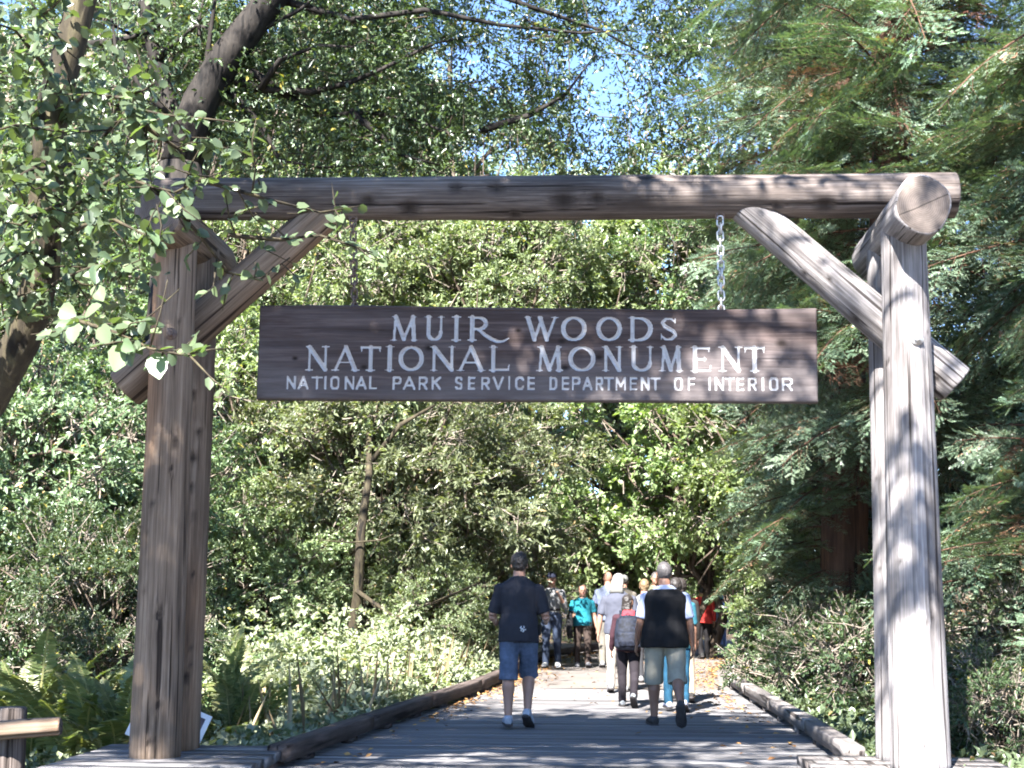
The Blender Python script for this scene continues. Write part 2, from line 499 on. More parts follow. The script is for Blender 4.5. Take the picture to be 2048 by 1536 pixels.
# boardwalk of cross planks, each a piece of its own
deck = empty('boardwalk', (0, 0, 0), 'grey wooden boardwalk of cross planks under the log gate', 'boardwalk')
deck['kind'] = 'structure'
pm = []
for k in range(4):
    g = Geo()
    r_ = random.Random(40 + k)
    w, th, bv = 0.186, 0.06, 0.006
    nseg = 8
    vv = []
    prof = [(-w / 2, -th), (-w / 2, -bv), (-w / 2 + bv, 0), (0, 0.0015), (w / 2 - bv, 0), (w / 2, -bv), (w / 2, -th)]
    for s in range(nseg + 1):
        x = -0.5 + s / nseg
        dz = r_.uniform(-0.002, 0.002); dy = r_.uniform(-0.0015, 0.0015)
        vv += [(x, a + dy, c_ + dz) for a, c_ in prof]
    L = len(prof)
    qq = [(s * L + i, (s + 1) * L + i, (s + 1) * L + i + 1, s * L + i + 1) for s in range(nseg) for i in range(L - 1)]
    g.add(vv, [tuple(reversed(q)) for q in qq])
    me = g.mesh('plank', M['plank'])
    pm.append(me)
y = -4.0
while y < DECK_END:
    xl, xr = float(left_edge(y)) - 0.22, float(right_edge(y)) + 0.22
    o = link('plank', pm[rnd.randrange(4)], deck)
    o.location = ((xl + xr) / 2 + rnd.uniform(-0.02, 0.02), y, rnd.uniform(-0.003, 0.003))
    o.rotation_euler = (rnd.uniform(-0.006, 0.006), 0, rnd.uniform(-0.003, 0.003))
    o.scale = (xr - xl, 1, 1)
    y += 0.2
for sx in (0.12, 0.5, 0.88):                                          # joists under the planks
    g = Geo()
    for k in range(13):
        y0 = -4 + k * 1.95
        x0 = left_edge(y0) * (1 - sx) + right_edge(y0) * sx; x1 = left_edge(y0 + 1.95) * (1 - sx) + right_edge(y0 + 1.95) * sx
        a = math.atan2(-(x1 - x0), 1.95)
        g.box(((x0 + x1) / 2, y0 + 0.975, -0.14), (0.14, 1.97, 0.15), Matrix.Rotation(a, 3, 'Z'))
    link('joist', g.mesh('joist', M['kerb']), deck)


# ------------------------------------------------------------------ kerb timbers along the boardwalk
def kerb(name, pts, w, h, lift, mat, label, part='timber', side=-1):
    root = empty(name, (pts[0][0], pts[0][1], 0), label, 'kerb')
    for i in range(len(pts) - 1):
        a = Vector((pts[i][0], pts[i][1], 0)); c_ = Vector((pts[i + 1][0], pts[i + 1][1], 0))
        d = c_ - a; L = d.length - 0.012
        g = Geo()
        n = 10
        bv = 0.011
        prof = [(-w / 2, 0), (-w / 2, h - bv), (-w / 2 + bv, h), (w / 2 - bv, h), (w / 2, h - bv), (w / 2, 0)]
        vv = []
        r_ = random.Random(i * 7 + len(name))
        for s in range(n + 1):
            jx, jz = r_.uniform(-0.003, 0.003), r_.uniform(-0.003, 0.003)
            vv += [(x + jx, -L / 2 + L * s / n, z + jz * (z > 0)) for x, z in prof]
        P = len(prof)
        qq = [(s * P + k, s * P + (k + 1) % P, (s + 1) * P + (k + 1) % P, (s + 1) * P + k) for s in range(n) for k in range(P)]
        vv += [(0, -L / 2, h / 2), (0, L / 2, h / 2)]
        tt = [(len(vv) - 2, (k + 1) % P, k) for k in range(P)] + [(len(vv) - 1, n * P + k, n * P + (k + 1) % P) for k in range(P)]
        g.add(vv, qq, tt)
        mid = (a + c_) / 2
        ang = math.atan2(-d.x, d.y)
        mw = Matrix.Translation((mid.x, mid.y, lift + rnd.uniform(-0.004, 0.004))) @ Matrix.Rotation(ang, 4, 'Z')
        link(part, g.mesh(part, mat), root, mw)
        nb = max(2, int(L / 1.1))
        for k in range(nb):
            gb = Geo()
            gb.box((0, 0, lift / 2), (w * 0.86, 0.22, lift + 0.006), jit=0.006)
            p = a + d * ((k + 0.5) / nb)
            link('support_block', gb.mesh('support_block', mat), root, Matrix.Translation(p) @ Matrix.Rotation(ang, 4, 'Z'))
    return root


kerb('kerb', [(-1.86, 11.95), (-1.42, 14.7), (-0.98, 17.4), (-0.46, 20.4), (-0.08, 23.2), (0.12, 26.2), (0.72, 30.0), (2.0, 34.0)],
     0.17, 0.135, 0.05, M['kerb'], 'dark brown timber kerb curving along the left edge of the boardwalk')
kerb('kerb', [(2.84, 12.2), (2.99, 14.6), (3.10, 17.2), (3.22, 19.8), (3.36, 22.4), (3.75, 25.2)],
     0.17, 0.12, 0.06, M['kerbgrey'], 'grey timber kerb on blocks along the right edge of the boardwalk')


# ------------------------------------------------------------------ the log gate
def make_log(name, p0, p1, r0, r1, mat, parent, knots_px=(), seed=0, nseg=None, flat=0.0, n=48, wob=0.016):
    p0, p1 = Vector(p0), Vector(p1)
    ax = p1 - p0; L = ax.length
    q = ax.to_track_quat('Z', 'Y')
    mw = Matrix.Translation(p0) @ q.to_matrix().to_4x4()
    inv = mw.inverted()
    nseg = nseg or max(12, int(L / 0.045))
    r_ = np.random.RandomState(seed)
    th = np.linspace(0, 2 * np.pi, n, endpoint=False)
    zz = np.linspace(0, L, nseg + 1)
    T, Z = np.meshgrid(th, zz)
    R = r0 + (r1 - r0) * Z / L
    for k in range(5):
        a, f, p = r_.uniform(0.3, 1), r_.randint(1, 5), r_.uniform(0, 6.28)
        R = R + wob * 0.5 * a * np.cos(f * T + p + r_.uniform(-0.8, 0.8) * Z) * (0.6 + 0.4 * np.cos(Z * r_.uniform(0.6, 2.0)))
    kn = np.zeros_like(R)
    kl = []
    for (px, py, s) in knots_px:                                    # knots where the photograph shows them
        o = inv @ CAM; d = (inv.to_3x3() @ ray(px, py))
        rr = (r0 + r1) / 2
        A = d.x ** 2 + d.y ** 2; B = 2 * (o.x * d.x + o.y * d.y); C = o.x ** 2 + o.y ** 2 - rr ** 2
        D = B * B - 4 * A * C
        if D < 0: continue
        t = (-B - math.sqrt(D)) / (2 * A)
        h = o + d * t
        kl.append((math.atan2(h.y, h.x), h.z, s * 1.35))
    for _ in range(int(L * 2.2)):
        kl.append((r_.uniform(-3.14, 3.14), r_.uniform(0.1, L - 0.1), r_.uniform(0.012, 0.028)))
    for (ta, za, s) in kl:
        dth = (T - ta + np.pi) % (2 * np.pi) - np.pi
        dd = np.sqrt((dth * R) ** 2 + ((Z - za) * 0.85) ** 2)
        R = R + 0.010 * np.exp(-(dd / (s * 2.2)) ** 2) - 0.022 * np.exp(-(dd / (s * 0.8)) ** 2)
        kn = np.maximum(kn, np.clip(1.25 - dd / s, 0, 1) * 0.92)
    # drying checks: narrow grooves along the grain
    for _ in range(7):
        tc = r_.uniform(-3.14, 3.14); zc = r_.uniform(0, L); lc = r_.uniform(0.5, 1.4)
        dth = (T - tc + 0.05 * np.sin(Z * 3) + np.pi) % (2 * np.pi) - np.pi
        w = np.exp(-((dth * R) / 0.013) ** 2) * np.clip(1 - np.abs(Z - zc) / lc, 0, 1)
        R = R - 0.02 * w
        kn = np.maximum(kn, 0.7 * w)
    X = R * np.cos(T); Yv = R * np.sin(T)
    # ends rounded a little
    v = np.stack([X, Yv, Z], -1).reshape(-1, 3)
    ids = np.arange((nseg + 1) * n).reshape(nseg + 1, n)
    q4 = np.stack([ids[:-1], np.roll(ids, -1, 1)[:-1], np.roll(ids, -1, 1)[1:], ids[1:]], -1).reshape(-1, 4)
    # end faces: rings of vertices so that the sawn face can dish and check
    vs = [v]; qs = [q4]; mi = [np.zeros(len(q4), int)]; kns = [kn.ravel()]
    base = len(v)
    tris = []
    for end, row, sg in ((0, ids[0], -1), (1, ids[-1], 1)):
        prev = row
        ring0 = v[row]
        for j, f in enumerate((0.93, 0.6, 0.3)):
            rv = ring0.copy(); rv[:, :2] *= f; rv[:, 2] += sg * (0.014 if j == 0 else 0.016)
            vs.append(rv); kns.append(np.zeros(n))
            cur = np.arange(base, base + n); base += n
            f4 = np.stack([prev, np.roll(prev, -1), np.roll(cur, -1), cur], -1)
            if sg < 0: f4 = f4[:, ::-1]
            qs.append(f4); mi.append(np.full(n, 0 if j == 0 else 1))
            prev = cur
        vs.append(np.array([[0, 0, ring0[0, 2] + sg * 0.014]])); kns.append(np.zeros(1))
        c_ = base; base += 1
        for k in range(n):
            a, b2 = prev[k], prev[(k + 1) % n]
            tris.append((a, b2, c_) if sg > 0 else (b2, a, c_))
    V = np.concatenate(vs); Q = np.concatenate(qs)
    me = mesh_np(name, V, tris, Q, [mat, M['ring']], True, vert_attr={'knot': np.concatenate(kns)},
                 mat_idx=np.concatenate([np.ones(len(tris), int)] + mi))
    return link(name, me, parent, mw)


PA = at(331, 1000, 11.45)                                             # near post of the left pair, at mid height
PB = at(1824, 1000, 11.11)
UAX = Vector((PB.x - PA.x, PB.y - PA.y, 0)).normalized()              # along the beam
WAX = Vector((-UAX.y, UAX.x, 0))                                      # into the scene
SPAN = (Vector((PB.x, PB.y, 0)) - Vector((PA.x, PA.y, 0))).length
GO = Vector((PA.x, PA.y, 0))


def G(u, w, z): return GO + UAX * u + WAX * w + Vector((0, 0, z))


def on_gate(px, py, w):
    """point seen at the pixel on the gate's vertical plane at depth w"""
    d = ray(px, py); o = GO + WAX * w
    return CAM + d * ((o - CAM).dot(WAX) / d.dot(WAX))


PL_Z = on_gate(310, 1519, -0.17).z
gate = empty('log_gate', G(SPAN / 2, 0.3, 0), 'big weathered log entrance gate spanning the boardwalk', 'gate')
CAPZ = 4.30
# posts
kl = [(350, 885, .03), (340, 712, .03), (341, 940, .014), (305, 1010, .02), (318, 1230, .025), (316, 1408, .022), (303, 1480, .02), (338, 672, .02)]
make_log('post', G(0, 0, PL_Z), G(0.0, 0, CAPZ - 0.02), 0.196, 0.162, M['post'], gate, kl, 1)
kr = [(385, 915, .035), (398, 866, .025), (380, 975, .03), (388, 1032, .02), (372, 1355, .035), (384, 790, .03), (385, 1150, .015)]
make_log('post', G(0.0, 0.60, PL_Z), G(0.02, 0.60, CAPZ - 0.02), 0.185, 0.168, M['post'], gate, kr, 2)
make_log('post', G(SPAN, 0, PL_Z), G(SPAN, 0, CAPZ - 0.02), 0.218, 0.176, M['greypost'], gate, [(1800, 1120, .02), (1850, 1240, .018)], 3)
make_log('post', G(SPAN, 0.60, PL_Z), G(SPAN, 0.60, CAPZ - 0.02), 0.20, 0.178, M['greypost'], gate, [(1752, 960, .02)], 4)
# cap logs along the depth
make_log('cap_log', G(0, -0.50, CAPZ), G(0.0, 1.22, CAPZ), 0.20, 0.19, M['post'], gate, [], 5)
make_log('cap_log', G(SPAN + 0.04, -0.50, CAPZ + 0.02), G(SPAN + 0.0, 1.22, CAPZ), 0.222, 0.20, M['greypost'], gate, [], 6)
# beam
bl = on_gate(285, 400, 0.30); br = on_gate(1908, 391, 0.30)
bk = [(735, 400, .045), (818, 415, .06), (912, 375, .04), (993, 375, .045), (1127, 400, .075), (1195, 396, .05), (1030, 428, .045), (1292, 355, .05), (1650, 410, .06), (1555, 412, .03), (600, 410, .04)]
make_log('beam', bl, br, 0.178, 0.176, M['beam'], gate, bk, 7)
# braces
make_log('brace', on_gate(252, 778, 0.33), on_gate(684, 396, 0.33), 0.162, 0.146, M['post'], gate, [(560, 545, .02)], 8)
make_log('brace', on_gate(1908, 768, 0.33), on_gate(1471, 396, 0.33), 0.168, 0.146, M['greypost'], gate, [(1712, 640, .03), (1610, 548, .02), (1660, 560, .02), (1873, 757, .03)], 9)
for px, py, u in ((341, 668, 0.0), (1834, 678, SPAN)):                # bolt heads
    g = Geo()
    p = on_gate(px, py, -0.17 if u == 0 else -0.195)
    g.loft([p + WAX * 0.03, p - WAX * 0.006], [0.05, 0.05], 14)
    g.loft([p - WAX * 0.006, p - WAX * 0.035], [0.026, 0.024], 6)
    link('bolt', g.mesh('bolt', M['darksteel'] if u == 0 else M['steel']), gate, Matrix.Identity(4))

# plinths the posts stand on
def plinth(u0, u1, w0, w1, label, mat):
    root = empty('post_plinth', G((u0 + u1) / 2, (w0 + w1) / 2, 0), label, 'plinth')
    rot = Matrix.Rotation(math.atan2(UAX.y, UAX.x), 4, 'Z')
    nb = 6
    for k in range(nb):
        g = Geo()
        wk = (w1 - w0) / nb
        g.box((0, 0, 0), (u1 - u0 + rnd.uniform(-.02, .02), wk - 0.008, 0.07), jit=0.004)
        link('board', g.mesh('board', mat), root, Matrix.Translation(G((u0 + u1) / 2, w0 + (k + .5) * wk, PL_Z - 0.035 + rnd.uniform(-.004, .004))) @ rot)
    g = Geo()
    g.box((0, 0, 0), (u1 - u0 - 0.06, w1 - w0 - 0.06, 1.2))
    link('footing', g.mesh('footing', M['kerb']), root, Matrix.Translation(G((u0 + u1) / 2, (w0 + w1) / 2, PL_Z - 0.07 - 0.603)) @ rot)
    return root


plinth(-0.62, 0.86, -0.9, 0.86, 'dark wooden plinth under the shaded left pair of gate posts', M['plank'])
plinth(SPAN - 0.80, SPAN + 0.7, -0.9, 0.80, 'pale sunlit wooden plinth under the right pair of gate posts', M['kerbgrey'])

# ------------------------------------------------------------------ carved sign
def seg(x0, y0, x1, y1, r0, r1=None): return ('s', x0, y0, x1, y1, r0, r0 if r1 is None else r1)


def arc(cx, cy, rx, ry, a0, a1, w0, w1, n=14):
    """arc in degrees; stroke half width swings from w0 (at the top and bottom) to w1 (at the sides)"""
    out = []
    for k in range(n):
        a, c_ = math.radians(a0 + (a1 - a0) * k / n), math.radians(a0 + (a1 - a0) * (k + 1) / n)
        f = lambda t: w0 + (w1 - w0) * abs(math.cos(t))
        out.append(seg(cx + rx * math.cos(a), cy + ry * math.sin(a), cx + rx * math.cos(c_), cy + ry * math.sin(c_), f(a), f(c_)))
    return out


T_, N_ = 0.095, 0.06          # thick and thin half strokes, in cap heights
def serif(x, y, w=0.13): return [seg(x - w, y, x + w, y, 0.028)]


def big(ch, w):
    """strokes of a carved roman capital, height 1, width w (in cap heights)"""
    S = []
    if ch == 'I': S = [seg(w / 2, 0.02, w / 2, 0.98, T_)] + serif(w / 2, 0.02, .17) + serif(w / 2, 0.98, .17)
    elif ch == 'M':
        S = [seg(.14, .03, .2, .97, N_), seg(w - .14, .03, w - .2, .97, T_), seg(.2, .97, w / 2, .06, T_), seg(w / 2, .06, w - .2, .97, N_)]
        S += serif(.13, .02, .12) + serif(w - .13, .02, .13) + serif(.14, .98, .09) + serif(w - .15, .98, .09)
    elif ch == 'U':
        S = [seg(.16, .98, .16, .32, T_), seg(w - .14, .98, w - .14, .32, N_)] + arc(w / 2, .34, w / 2 - .15, .30, 180, 360, N_, T_ * .9) + serif(.16, .98, .14) + serif(w - .14, .98, .12)
    elif ch == 'R':
        bw = w - .26
        S = [seg(.16, .02, .16, .98, T_), seg(.16, .96, bw * .6, .96, N_), seg(.16, .47, bw * .6, .47, N_)] + arc(bw * .55, .715, bw * .42, .245, -90, 90, N_, T_) + serif(.16, .02, .16) + serif(.1, .98, .1)
        pts = [(bw * .55, .47), (bw * .95, .22), (bw * 1.3, .06), (bw * 1.65, -.04), (bw * 1.95, -.02), (bw * 2.25, .10)]
        rr = [N_, .075, .08, .075, .055, .02]
        S += [seg(*pts[k], *pts[k + 1], rr[k], rr[k + 1]) for k in range(5)]
    elif ch == 'W':
        S = [seg(.12, .97, w * .3, .05, T_), seg(w * .3, .05, w * .52, .92, N_), seg(w * .46, .97, w * .68, .05, T_), seg(w * .68, .05, w - .1, .97, N_)]
        S += serif(.12, .98, .14) + serif(w - .1, .98, .13) + serif(w * .47, .98, .08)
    elif ch == 'O': S = arc(w / 2, .5, w / 2 - .09, .46, 0, 360, N_, T_ * 1.05, 28)
    elif ch == 'D':
        S = [seg(.16, .02, .16, .98, T_), seg(.16, .97, w * .45, .97, N_), seg(.16, .03, w * .45, .03, N_)] + arc(w * .42, .5, w * .58 - .09, .47, -90, 90, N_, T_ * 1.1) + serif(.08, .98, .08) + serif(.08, .02, .08)
    elif ch == 'S':
        c_ = [(w - .14, .80), (w * .62, .95), (w * .36, .93), (.15, .76), (.24, .58), (w * .5, .5), (w - .2, .40), (w - .10, .24), (w * .66, .06), (w * .36, .05), (.1, .2)]
        rr = [.03, .05, .06, .07, .08, .085, .08, .07, .06, .05, .03]
        S = [seg(*c_[k], *c_[k + 1], rr[k], rr[k + 1]) for k in range(10)] + [seg(w - .12, .74, w - .12, .95, .028), seg(.1, .05, .1, .28, .028)]
    elif ch == 'N':
        S = [seg(.15, .02, .15, .96, N_), seg(.15, .96, w - .14, .04, T_), seg(w - .14, .04, w - .14, .98, N_)] + serif(.15, .02, .14) + serif(.11, .98, .11) + serif(w - .14, .98, .14)
    elif ch == 'A':
        S = [seg(.13, .03, w / 2, .97, N_), seg(w / 2, .97, w - .14, .03, T_), seg(w * .27, .34, w * .73, .34, .042)] + serif(.13, .02, .14) + serif(w - .13, .02, .15)
    elif ch == 'T':
        S = [seg(w / 2, .02, w / 2, .96, T_), seg(.07, .95, w - .07, .95, N_), seg(.06, .78, .09, .95, .03), seg(w - .06, .78, w - .09, .95, .03)] + serif(w / 2, .02, .17)
    elif ch == 'L':
        S = [seg(.16, .02, .16, .98, T_), seg(.16, .045, w - .08, .045, N_), seg(w - .07, .05, w - .03, .24, .03)] + serif(.16, .98, .15) + serif(.08, .02, .08)
    elif ch == 'E':
        S = [seg(.16, .02, .16, .98, T_), seg(.16, .95, w - .1, .95, N_), seg(.16, .5, w * .68, .5, N_ * .9), seg(.16, .045, w - .07, .045, N_),
             seg(w - .1, .8, w - .09, .95, .028), seg(w - .06, .05, w - .02, .24, .028), seg(w * .68, .42, w * .68, .58, .025)] + serif(.08, .98, .08) + serif(.08, .02, .08)
    return S


def small(ch, w):
    """plain gothic capital"""
    r = .1; a, z = r, w - r
    P = {'N': [(a, .06, a, .94), (a, .94, z, .06), (z, .06, z, .94)], 'A': [(a, .06, w / 2, .94), (w / 2, .94, z, .06), (w * .25, .33, w * .75, .33)],
         'T': [(w / 2, .06, w / 2, .94), (a, .92, z, .92)], 'I': [(w / 2, .06, w / 2, .94)], 'L': [(a, .94, a, .08), (a, .08, z, .08)],
         'O': [(a, .22, a, .78), (a, .78, w * .3, .93), (w * .3, .93, w * .7, .93), (w * .7, .93, z, .78), (z, .78, z, .22), (z, .22, w * .7, .07), (w * .7, .07, w * .3, .07), (w * .3, .07, a, .22)],
         'P': [(a, .06, a, .92), (a, .92, w * .7, .92), (w * .7, .92, z, .8), (z, .8, z, .6), (z, .6, w * .7, .47), (w * .7, .47, a, .47)],
         'K': [(a, .06, a, .94), (z, .94, a, .42), (w * .4, .55, z, .06)],
         'S': [(z, .78, w * .7, .93), (w * .7, .93, w * .3, .93), (w * .3, .93, a, .8), (a, .8, a, .64), (a, .64, w * .3, .53), (w * .3, .53, w * .7, .48), (w * .7, .48, z, .38), (z, .38, z, .2), (z, .2, w * .7, .07), (w * .7, .07, w * .3, .07), (w * .3, .07, a, .2)],
         'E': [(a, .06, a, .94), (a, .92, z, .92), (a, .5, w * .8, .5), (a, .08, z, .08)], 'F': [(a, .06, a, .94), (a, .92, z, .92), (a, .5, w * .8, .5)],
         'V': [(a, .94, w / 2, .06), (w / 2, .06, z, .94)],
         'C': [(z, .76, w * .7, .93), (w * .7, .93, w * .35, .93), (w * .35, .93, a, .78), (a, .78, a, .22), (a, .22, w * .35, .07), (w * .35, .07, w * .7, .07), (w * .7, .07, z, .24)],
         'D': [(a, .06, a, .94), (a, .92, w * .65, .92), (w * .65, .92, z, .76), (z, .76, z, .24), (z, .24, w * .65, .08), (w * .65, .08, a, .08)],
         'M': [(a, .06, a, .94), (a, .94, w / 2, .3), (w / 2, .3, z, .94), (z, .94, z, .06)]}
    P['R'] = P['P'] + [(w * .5, .47, z, .06)]
    return [seg(*p, r) for p in P[ch]]


L1 = [('M', 787, 841), ('U', 855, 895), ('I', 909, 929), ('R', 943, 987), ('W', 1056, 1121), ('O', 1128, 1179), ('O', 1198, 1249), ('D', 1262, 1310), ('S', 1322, 1360)]
L2 = [('N', 617, 664), ('A', 671, 724), ('T', 726, 770), ('I', 777, 796), ('O', 804, 855), ('N', 868, 918), ('A', 922, 977), ('L', 986, 1027),
      ('M', 1080, 1132), ('O', 1143, 1197), ('N', 1210, 1251), ('U', 1264, 1312), ('M', 1322, 1369), ('E', 1385, 1425), ('N', 1440, 1485), ('T', 1488, 1531)]
L3 = [('N', 579, 599), ('A', 602, 625), ('T', 629, 653), ('I', 656, 661), ('O', 668, 687), ('N', 697, 717), ('A', 719, 742), ('L', 746, 763),
      ('P', 793, 812), ('A', 814, 840), ('R', 845, 864), ('K', 871, 891), ('S', 918, 934), ('E', 944, 959), ('R', 970, 988), ('V', 993, 1016), ('I', 1024, 1029), ('C', 1038, 1057), ('E', 1062, 1078),
      ('D', 1106, 1122), ('E', 1130, 1146), ('P', 1150, 1168), ('A', 1171, 1192), ('R', 1197, 1213), ('T', 1213, 1234), ('M', 1236, 1258), ('E', 1264, 1280), ('N', 1286, 1304), ('T', 1305, 1326),
      ('O', 1351, 1369), ('F', 1378, 1394), ('I', 1419, 1424), ('N', 1431, 1450), ('T', 1451, 1471), ('E', 1473, 1489), ('R', 1496, 1514), ('I', 1523, 1528), ('O', 1537, 1556), ('R', 1562, 1584)]

SW = 0.24                                                            # the sign hangs a little in front of the beam's middle
cTL, cTR, cBL, cBR = [on_gate(px, py, SW) for px, py in ((520, 612), (1632, 619), (518, 802), (1634, 804))]
S_W = ((cTR - cTL).length + (cBR - cBL).length) / 2
S_H = ((cTL - cBL).length + (cTR - cBR).length) / 2
S_C = (cTL + cTR + cBL + cBR) / 4
sx = (cTR - cTL + cBR - cBL).normalized()
sy = (cTL - cBL + cTR - cBR); sy = (sy - sx * sy.dot(sx)).normalized()
sz = sx.cross(sy)                                                    # towards the camera
SIGN_M = Matrix(((sx.x, sy.x, sz.x, S_C.x), (sx.y, sy.y, sz.y, S_C.y), (sx.z, sy.z, sz.z, S_C.z), (0, 0, 0, 1)))
S_T = 0.11
RES = 0.0045
nu, nv = int(S_W / RES), int(S_H / RES)
U = np.linspace(0, S_W, nu + 1); V_ = np.linspace(0, S_H, nv + 1)
UU, VV = np.meshgrid(U, V_)
depth = np.zeros_like(UU); owner = np.full(UU.shape, -1)
ppm = S_W / 1113.0                                                   # metres per photograph pixel on the sign
li = 0
for line, top, base, fn, sl_ in ((L1, 635.5, 684.5, big, 1.15), (L2, 696.5, 745.5, big, 1.15), (L3, 757.5, 783.5, small, 1.1)):
    ch = (base - top) * ppm
    for c_, x0, x1 in line:
        wch = (x1 - x0) * ppm / ch
        if c_ == 'R' and fn is big: wch += 0.1
        if c_ == 'I' and fn is small: wch = 0.18
        ox = (x0 - 519.5) * ppm
        oy = S_H - (base - 614 - 1.0 * (x0 - 519) / 1113.0 * 3) * ppm
        ext = 2.4 if (c_ == 'R' and fn is big) else 1.0
        i0, i1 = max(0, int((ox - .3 * ch) / RES)), min(nu, int((ox + wch * ext * ch + .3 * ch) / RES))
        j0, j1 = max(0, int((oy - .3 * ch) / RES)), min(nv, int((oy + 1.3 * ch) / RES))
        sub = (slice(j0, j1 + 1), slice(i0, i1 + 1))
        X = (UU[sub] - ox) / ch; Yc = (VV[sub] - oy) / ch
        dmax = np.full(X.shape, -1.0)
        for _, xa, ya, xb, yb, ra, rb in fn(c_, wch):
            dx, dy = xb - xa, yb - ya
            t = np.clip(((X - xa) * dx + (Yc - ya) * dy) / (dx * dx + dy * dy + 1e-9), 0, 1)
            d = np.hypot(X - xa - t * dx, Yc - ya - t * dy)
            dmax = np.maximum(dmax, (ra + (rb - ra) * t) - d)
        msk = dmax > 0
        depth[sub] = np.where(msk, np.maximum(depth[sub], dmax * ch * sl_), depth[sub])
        owner[sub] = np.where(msk, li, owner[sub])
        li += 1
rs = np.random.RandomState(5)
relief = np.zeros_like(UU)                                            # raised grain and worn edges of the plank
for k in range(46):
    yc = rs.uniform(0, S_H); wv = rs.uniform(0.004, 0.02); f = rs.uniform(0.4, 1.6); ph = rs.uniform(0, 6.28)
    relief += rs.uniform(-0.0022, 0.0016) * np.exp(-((VV - yc - 0.012 * np.sin(UU * f + ph)) / wv) ** 2) * (0.6 + 0.4 * np.sin(UU * rs.uniform(0.5, 2.5) + ph))
for yc, x0, x1, dp in ((S_H - (718 - 612) * ppm, 3.7, S_W, .008), (S_H - (664 - 612) * ppm, 3.9, S_W, .004), (S_H - 0.028, 0.2, 3.6, .007), (S_H - 0.2, 0.25, 1.1, .004)):
    relief -= dp * np.exp(-((VV - yc - 0.004 * np.sin(UU * 5)) / 0.0045) ** 2) * np.clip((UU - x0) / 0.3, 0, 1) * np.clip((x1 + 0.05 - UU) / 0.2, 0, 1)
knot = np.zeros_like(UU)
for px, py, s in ((735, 700 + 38, .022), (865, 699, .03), (1204, 716, .03), (1137, 737, .028), (1130, 684, .022), (1563, 687, .035), (595, 721, .018), (1043, 663, .02)):
    kx, ky = (px - 519.5) * ppm, S_H - (py - 614) * ppm
    dd = np.hypot((UU - kx) * 0.7, VV - ky)
    knot = np.maximum(knot, np.clip(1.3 - dd / s, 0, 1)); relief -= 0.005 * np.exp(-(dd / s) ** 2)
edge = np.minimum(np.minimum(UU, S_W - UU), np.minimum(VV, S_H - VV))
relief -= 0.012 * np.clip(1 - edge / 0.012, 0, 1) ** 2
Zs = S_T / 2 + np.where(owner >= 0, -depth, relief)
top_w = 0.006 * np.sin(U * 1.3 + 0.5) + 0.004 * np.sin(U * 3.1) + 0.012 * (np.clip((2.6 - U) / 2.6, 0, 1) * 0 + np.clip((U - 1.3) / 1.0, 0, 1) * -1.0)
Vw = VV + np.clip((VV - S_H * 0.8) / (S_H * 0.2), 0, 1) * top_w[None, :]
pts = np.stack([UU - S_W / 2, Vw - S_H / 2, Zs], -1).reshape(-1, 3)
ids = np.arange((nv + 1) * (nu + 1)).reshape(nv + 1, nu + 1)
Q = np.stack([ids[:-1, :-1], ids[:-1, 1:], ids[1:, 1:], ids[1:, :-1]], -1).reshape(-1, 4)
ow = owner.ravel()[Q]
fo = np.where((ow >= 0).sum(1) >= 3, ow.max(1), -1)

m, nt, b, _ = new_mat('sign_wood')
v, v0 = obj_coord(nt, False)
g1 = noise_tex(nt, v, 1.0, 9, 0.66, (0.9, 26, 10), 0.5)
col = ramp(nt, g1, [(0.25, (0.016, 0.010, 0.009)), (0.5, (0.047, 0.033, 0.030)), (0.75, (0.12, 0.09, 0.085))])
p1 = noise_tex(nt, v, 1.0, 4, 0.6, (1.1, 3.0, 3), 0.4)
spx = nt.nodes.new('ShaderNodeSeparateXYZ'); nt.links.new(v, spx.inputs[0])
mr = nt.nodes.new('ShaderNodeMapRange'); mr.inputs[1].default_value = 0.12; mr.inputs[2].default_value = -0.33
mr.inputs[3].default_value = 0.0; mr.inputs[4].default_value = 0.42; nt.links.new(spx.outputs[1], mr.inputs[0])
mr2 = nt.nodes.new('ShaderNodeMapRange'); mr2.inputs[1].default_value = 0.6; mr2.inputs[2].default_value = 2.0
mr2.inputs[3].default_value = 0.0; mr2.inputs[4].default_value = 0.12; nt.links.new(spx.outputs[0], mr2.inputs[0])
ad = nt.nodes.new('ShaderNodeMath'); ad.operation = 'ADD'; nt.links.new(mr.outputs[0], ad.inputs[0]); nt.links.new(mr2.outputs[0], ad.inputs[1])
ad2 = nt.nodes.new('ShaderNodeMath'); ad2.operation = 'ADD'; nt.links.new(ad.outputs[0], ad2.inputs[0]); nt.links.new(p1, ad2.inputs[1])
wf = ramp(nt, ad2.outputs[0], [(0.5, (0, 0, 0)), (0.95, (0.85, 0.85, 0.85))])
g2 = noise_tex(nt, v, 1.0, 8, 0.7, (2.5, 30, 10))
grey = ramp(nt, g2, [(0.3, (0.065, 0.055, 0.054)), (0.7, (0.125, 0.109, 0.108))])
col = mix_col(nt, wf, col, grey)                                      # silvered by weather along the foot and at the sunny end
ka = nt.nodes.new('ShaderNodeAttribute'); ka.attribute_name = 'knot'
col = mix_col(nt, ka.outputs['Fac'], col, (0.012, 0.008, 0.007))
nt.links.new(col, b.inputs['Base Color']); b.inputs['Roughness'].default_value = 0.85; b.inputs['Specular IOR Level'].default_value = 0.2
bump(nt, b, g1, 0.35, 0.01)
M['signwood'] = m
m, nt, b, _ = new_mat('letter_paint')
v, v0 = obj_coord(nt, False)
n1 = noise_tex(nt, v, 1.0, 6, 0.7, (6, 40, 20)); n2 = noise_tex(nt, v, 3.0, 4, 0.6)
c = ramp(nt, n1, [(0.28, (0.20, 0.185, 0.18)), (0.42, (0.36, 0.345, 0.34)), (0.8, (0.46, 0.45, 0.445))])
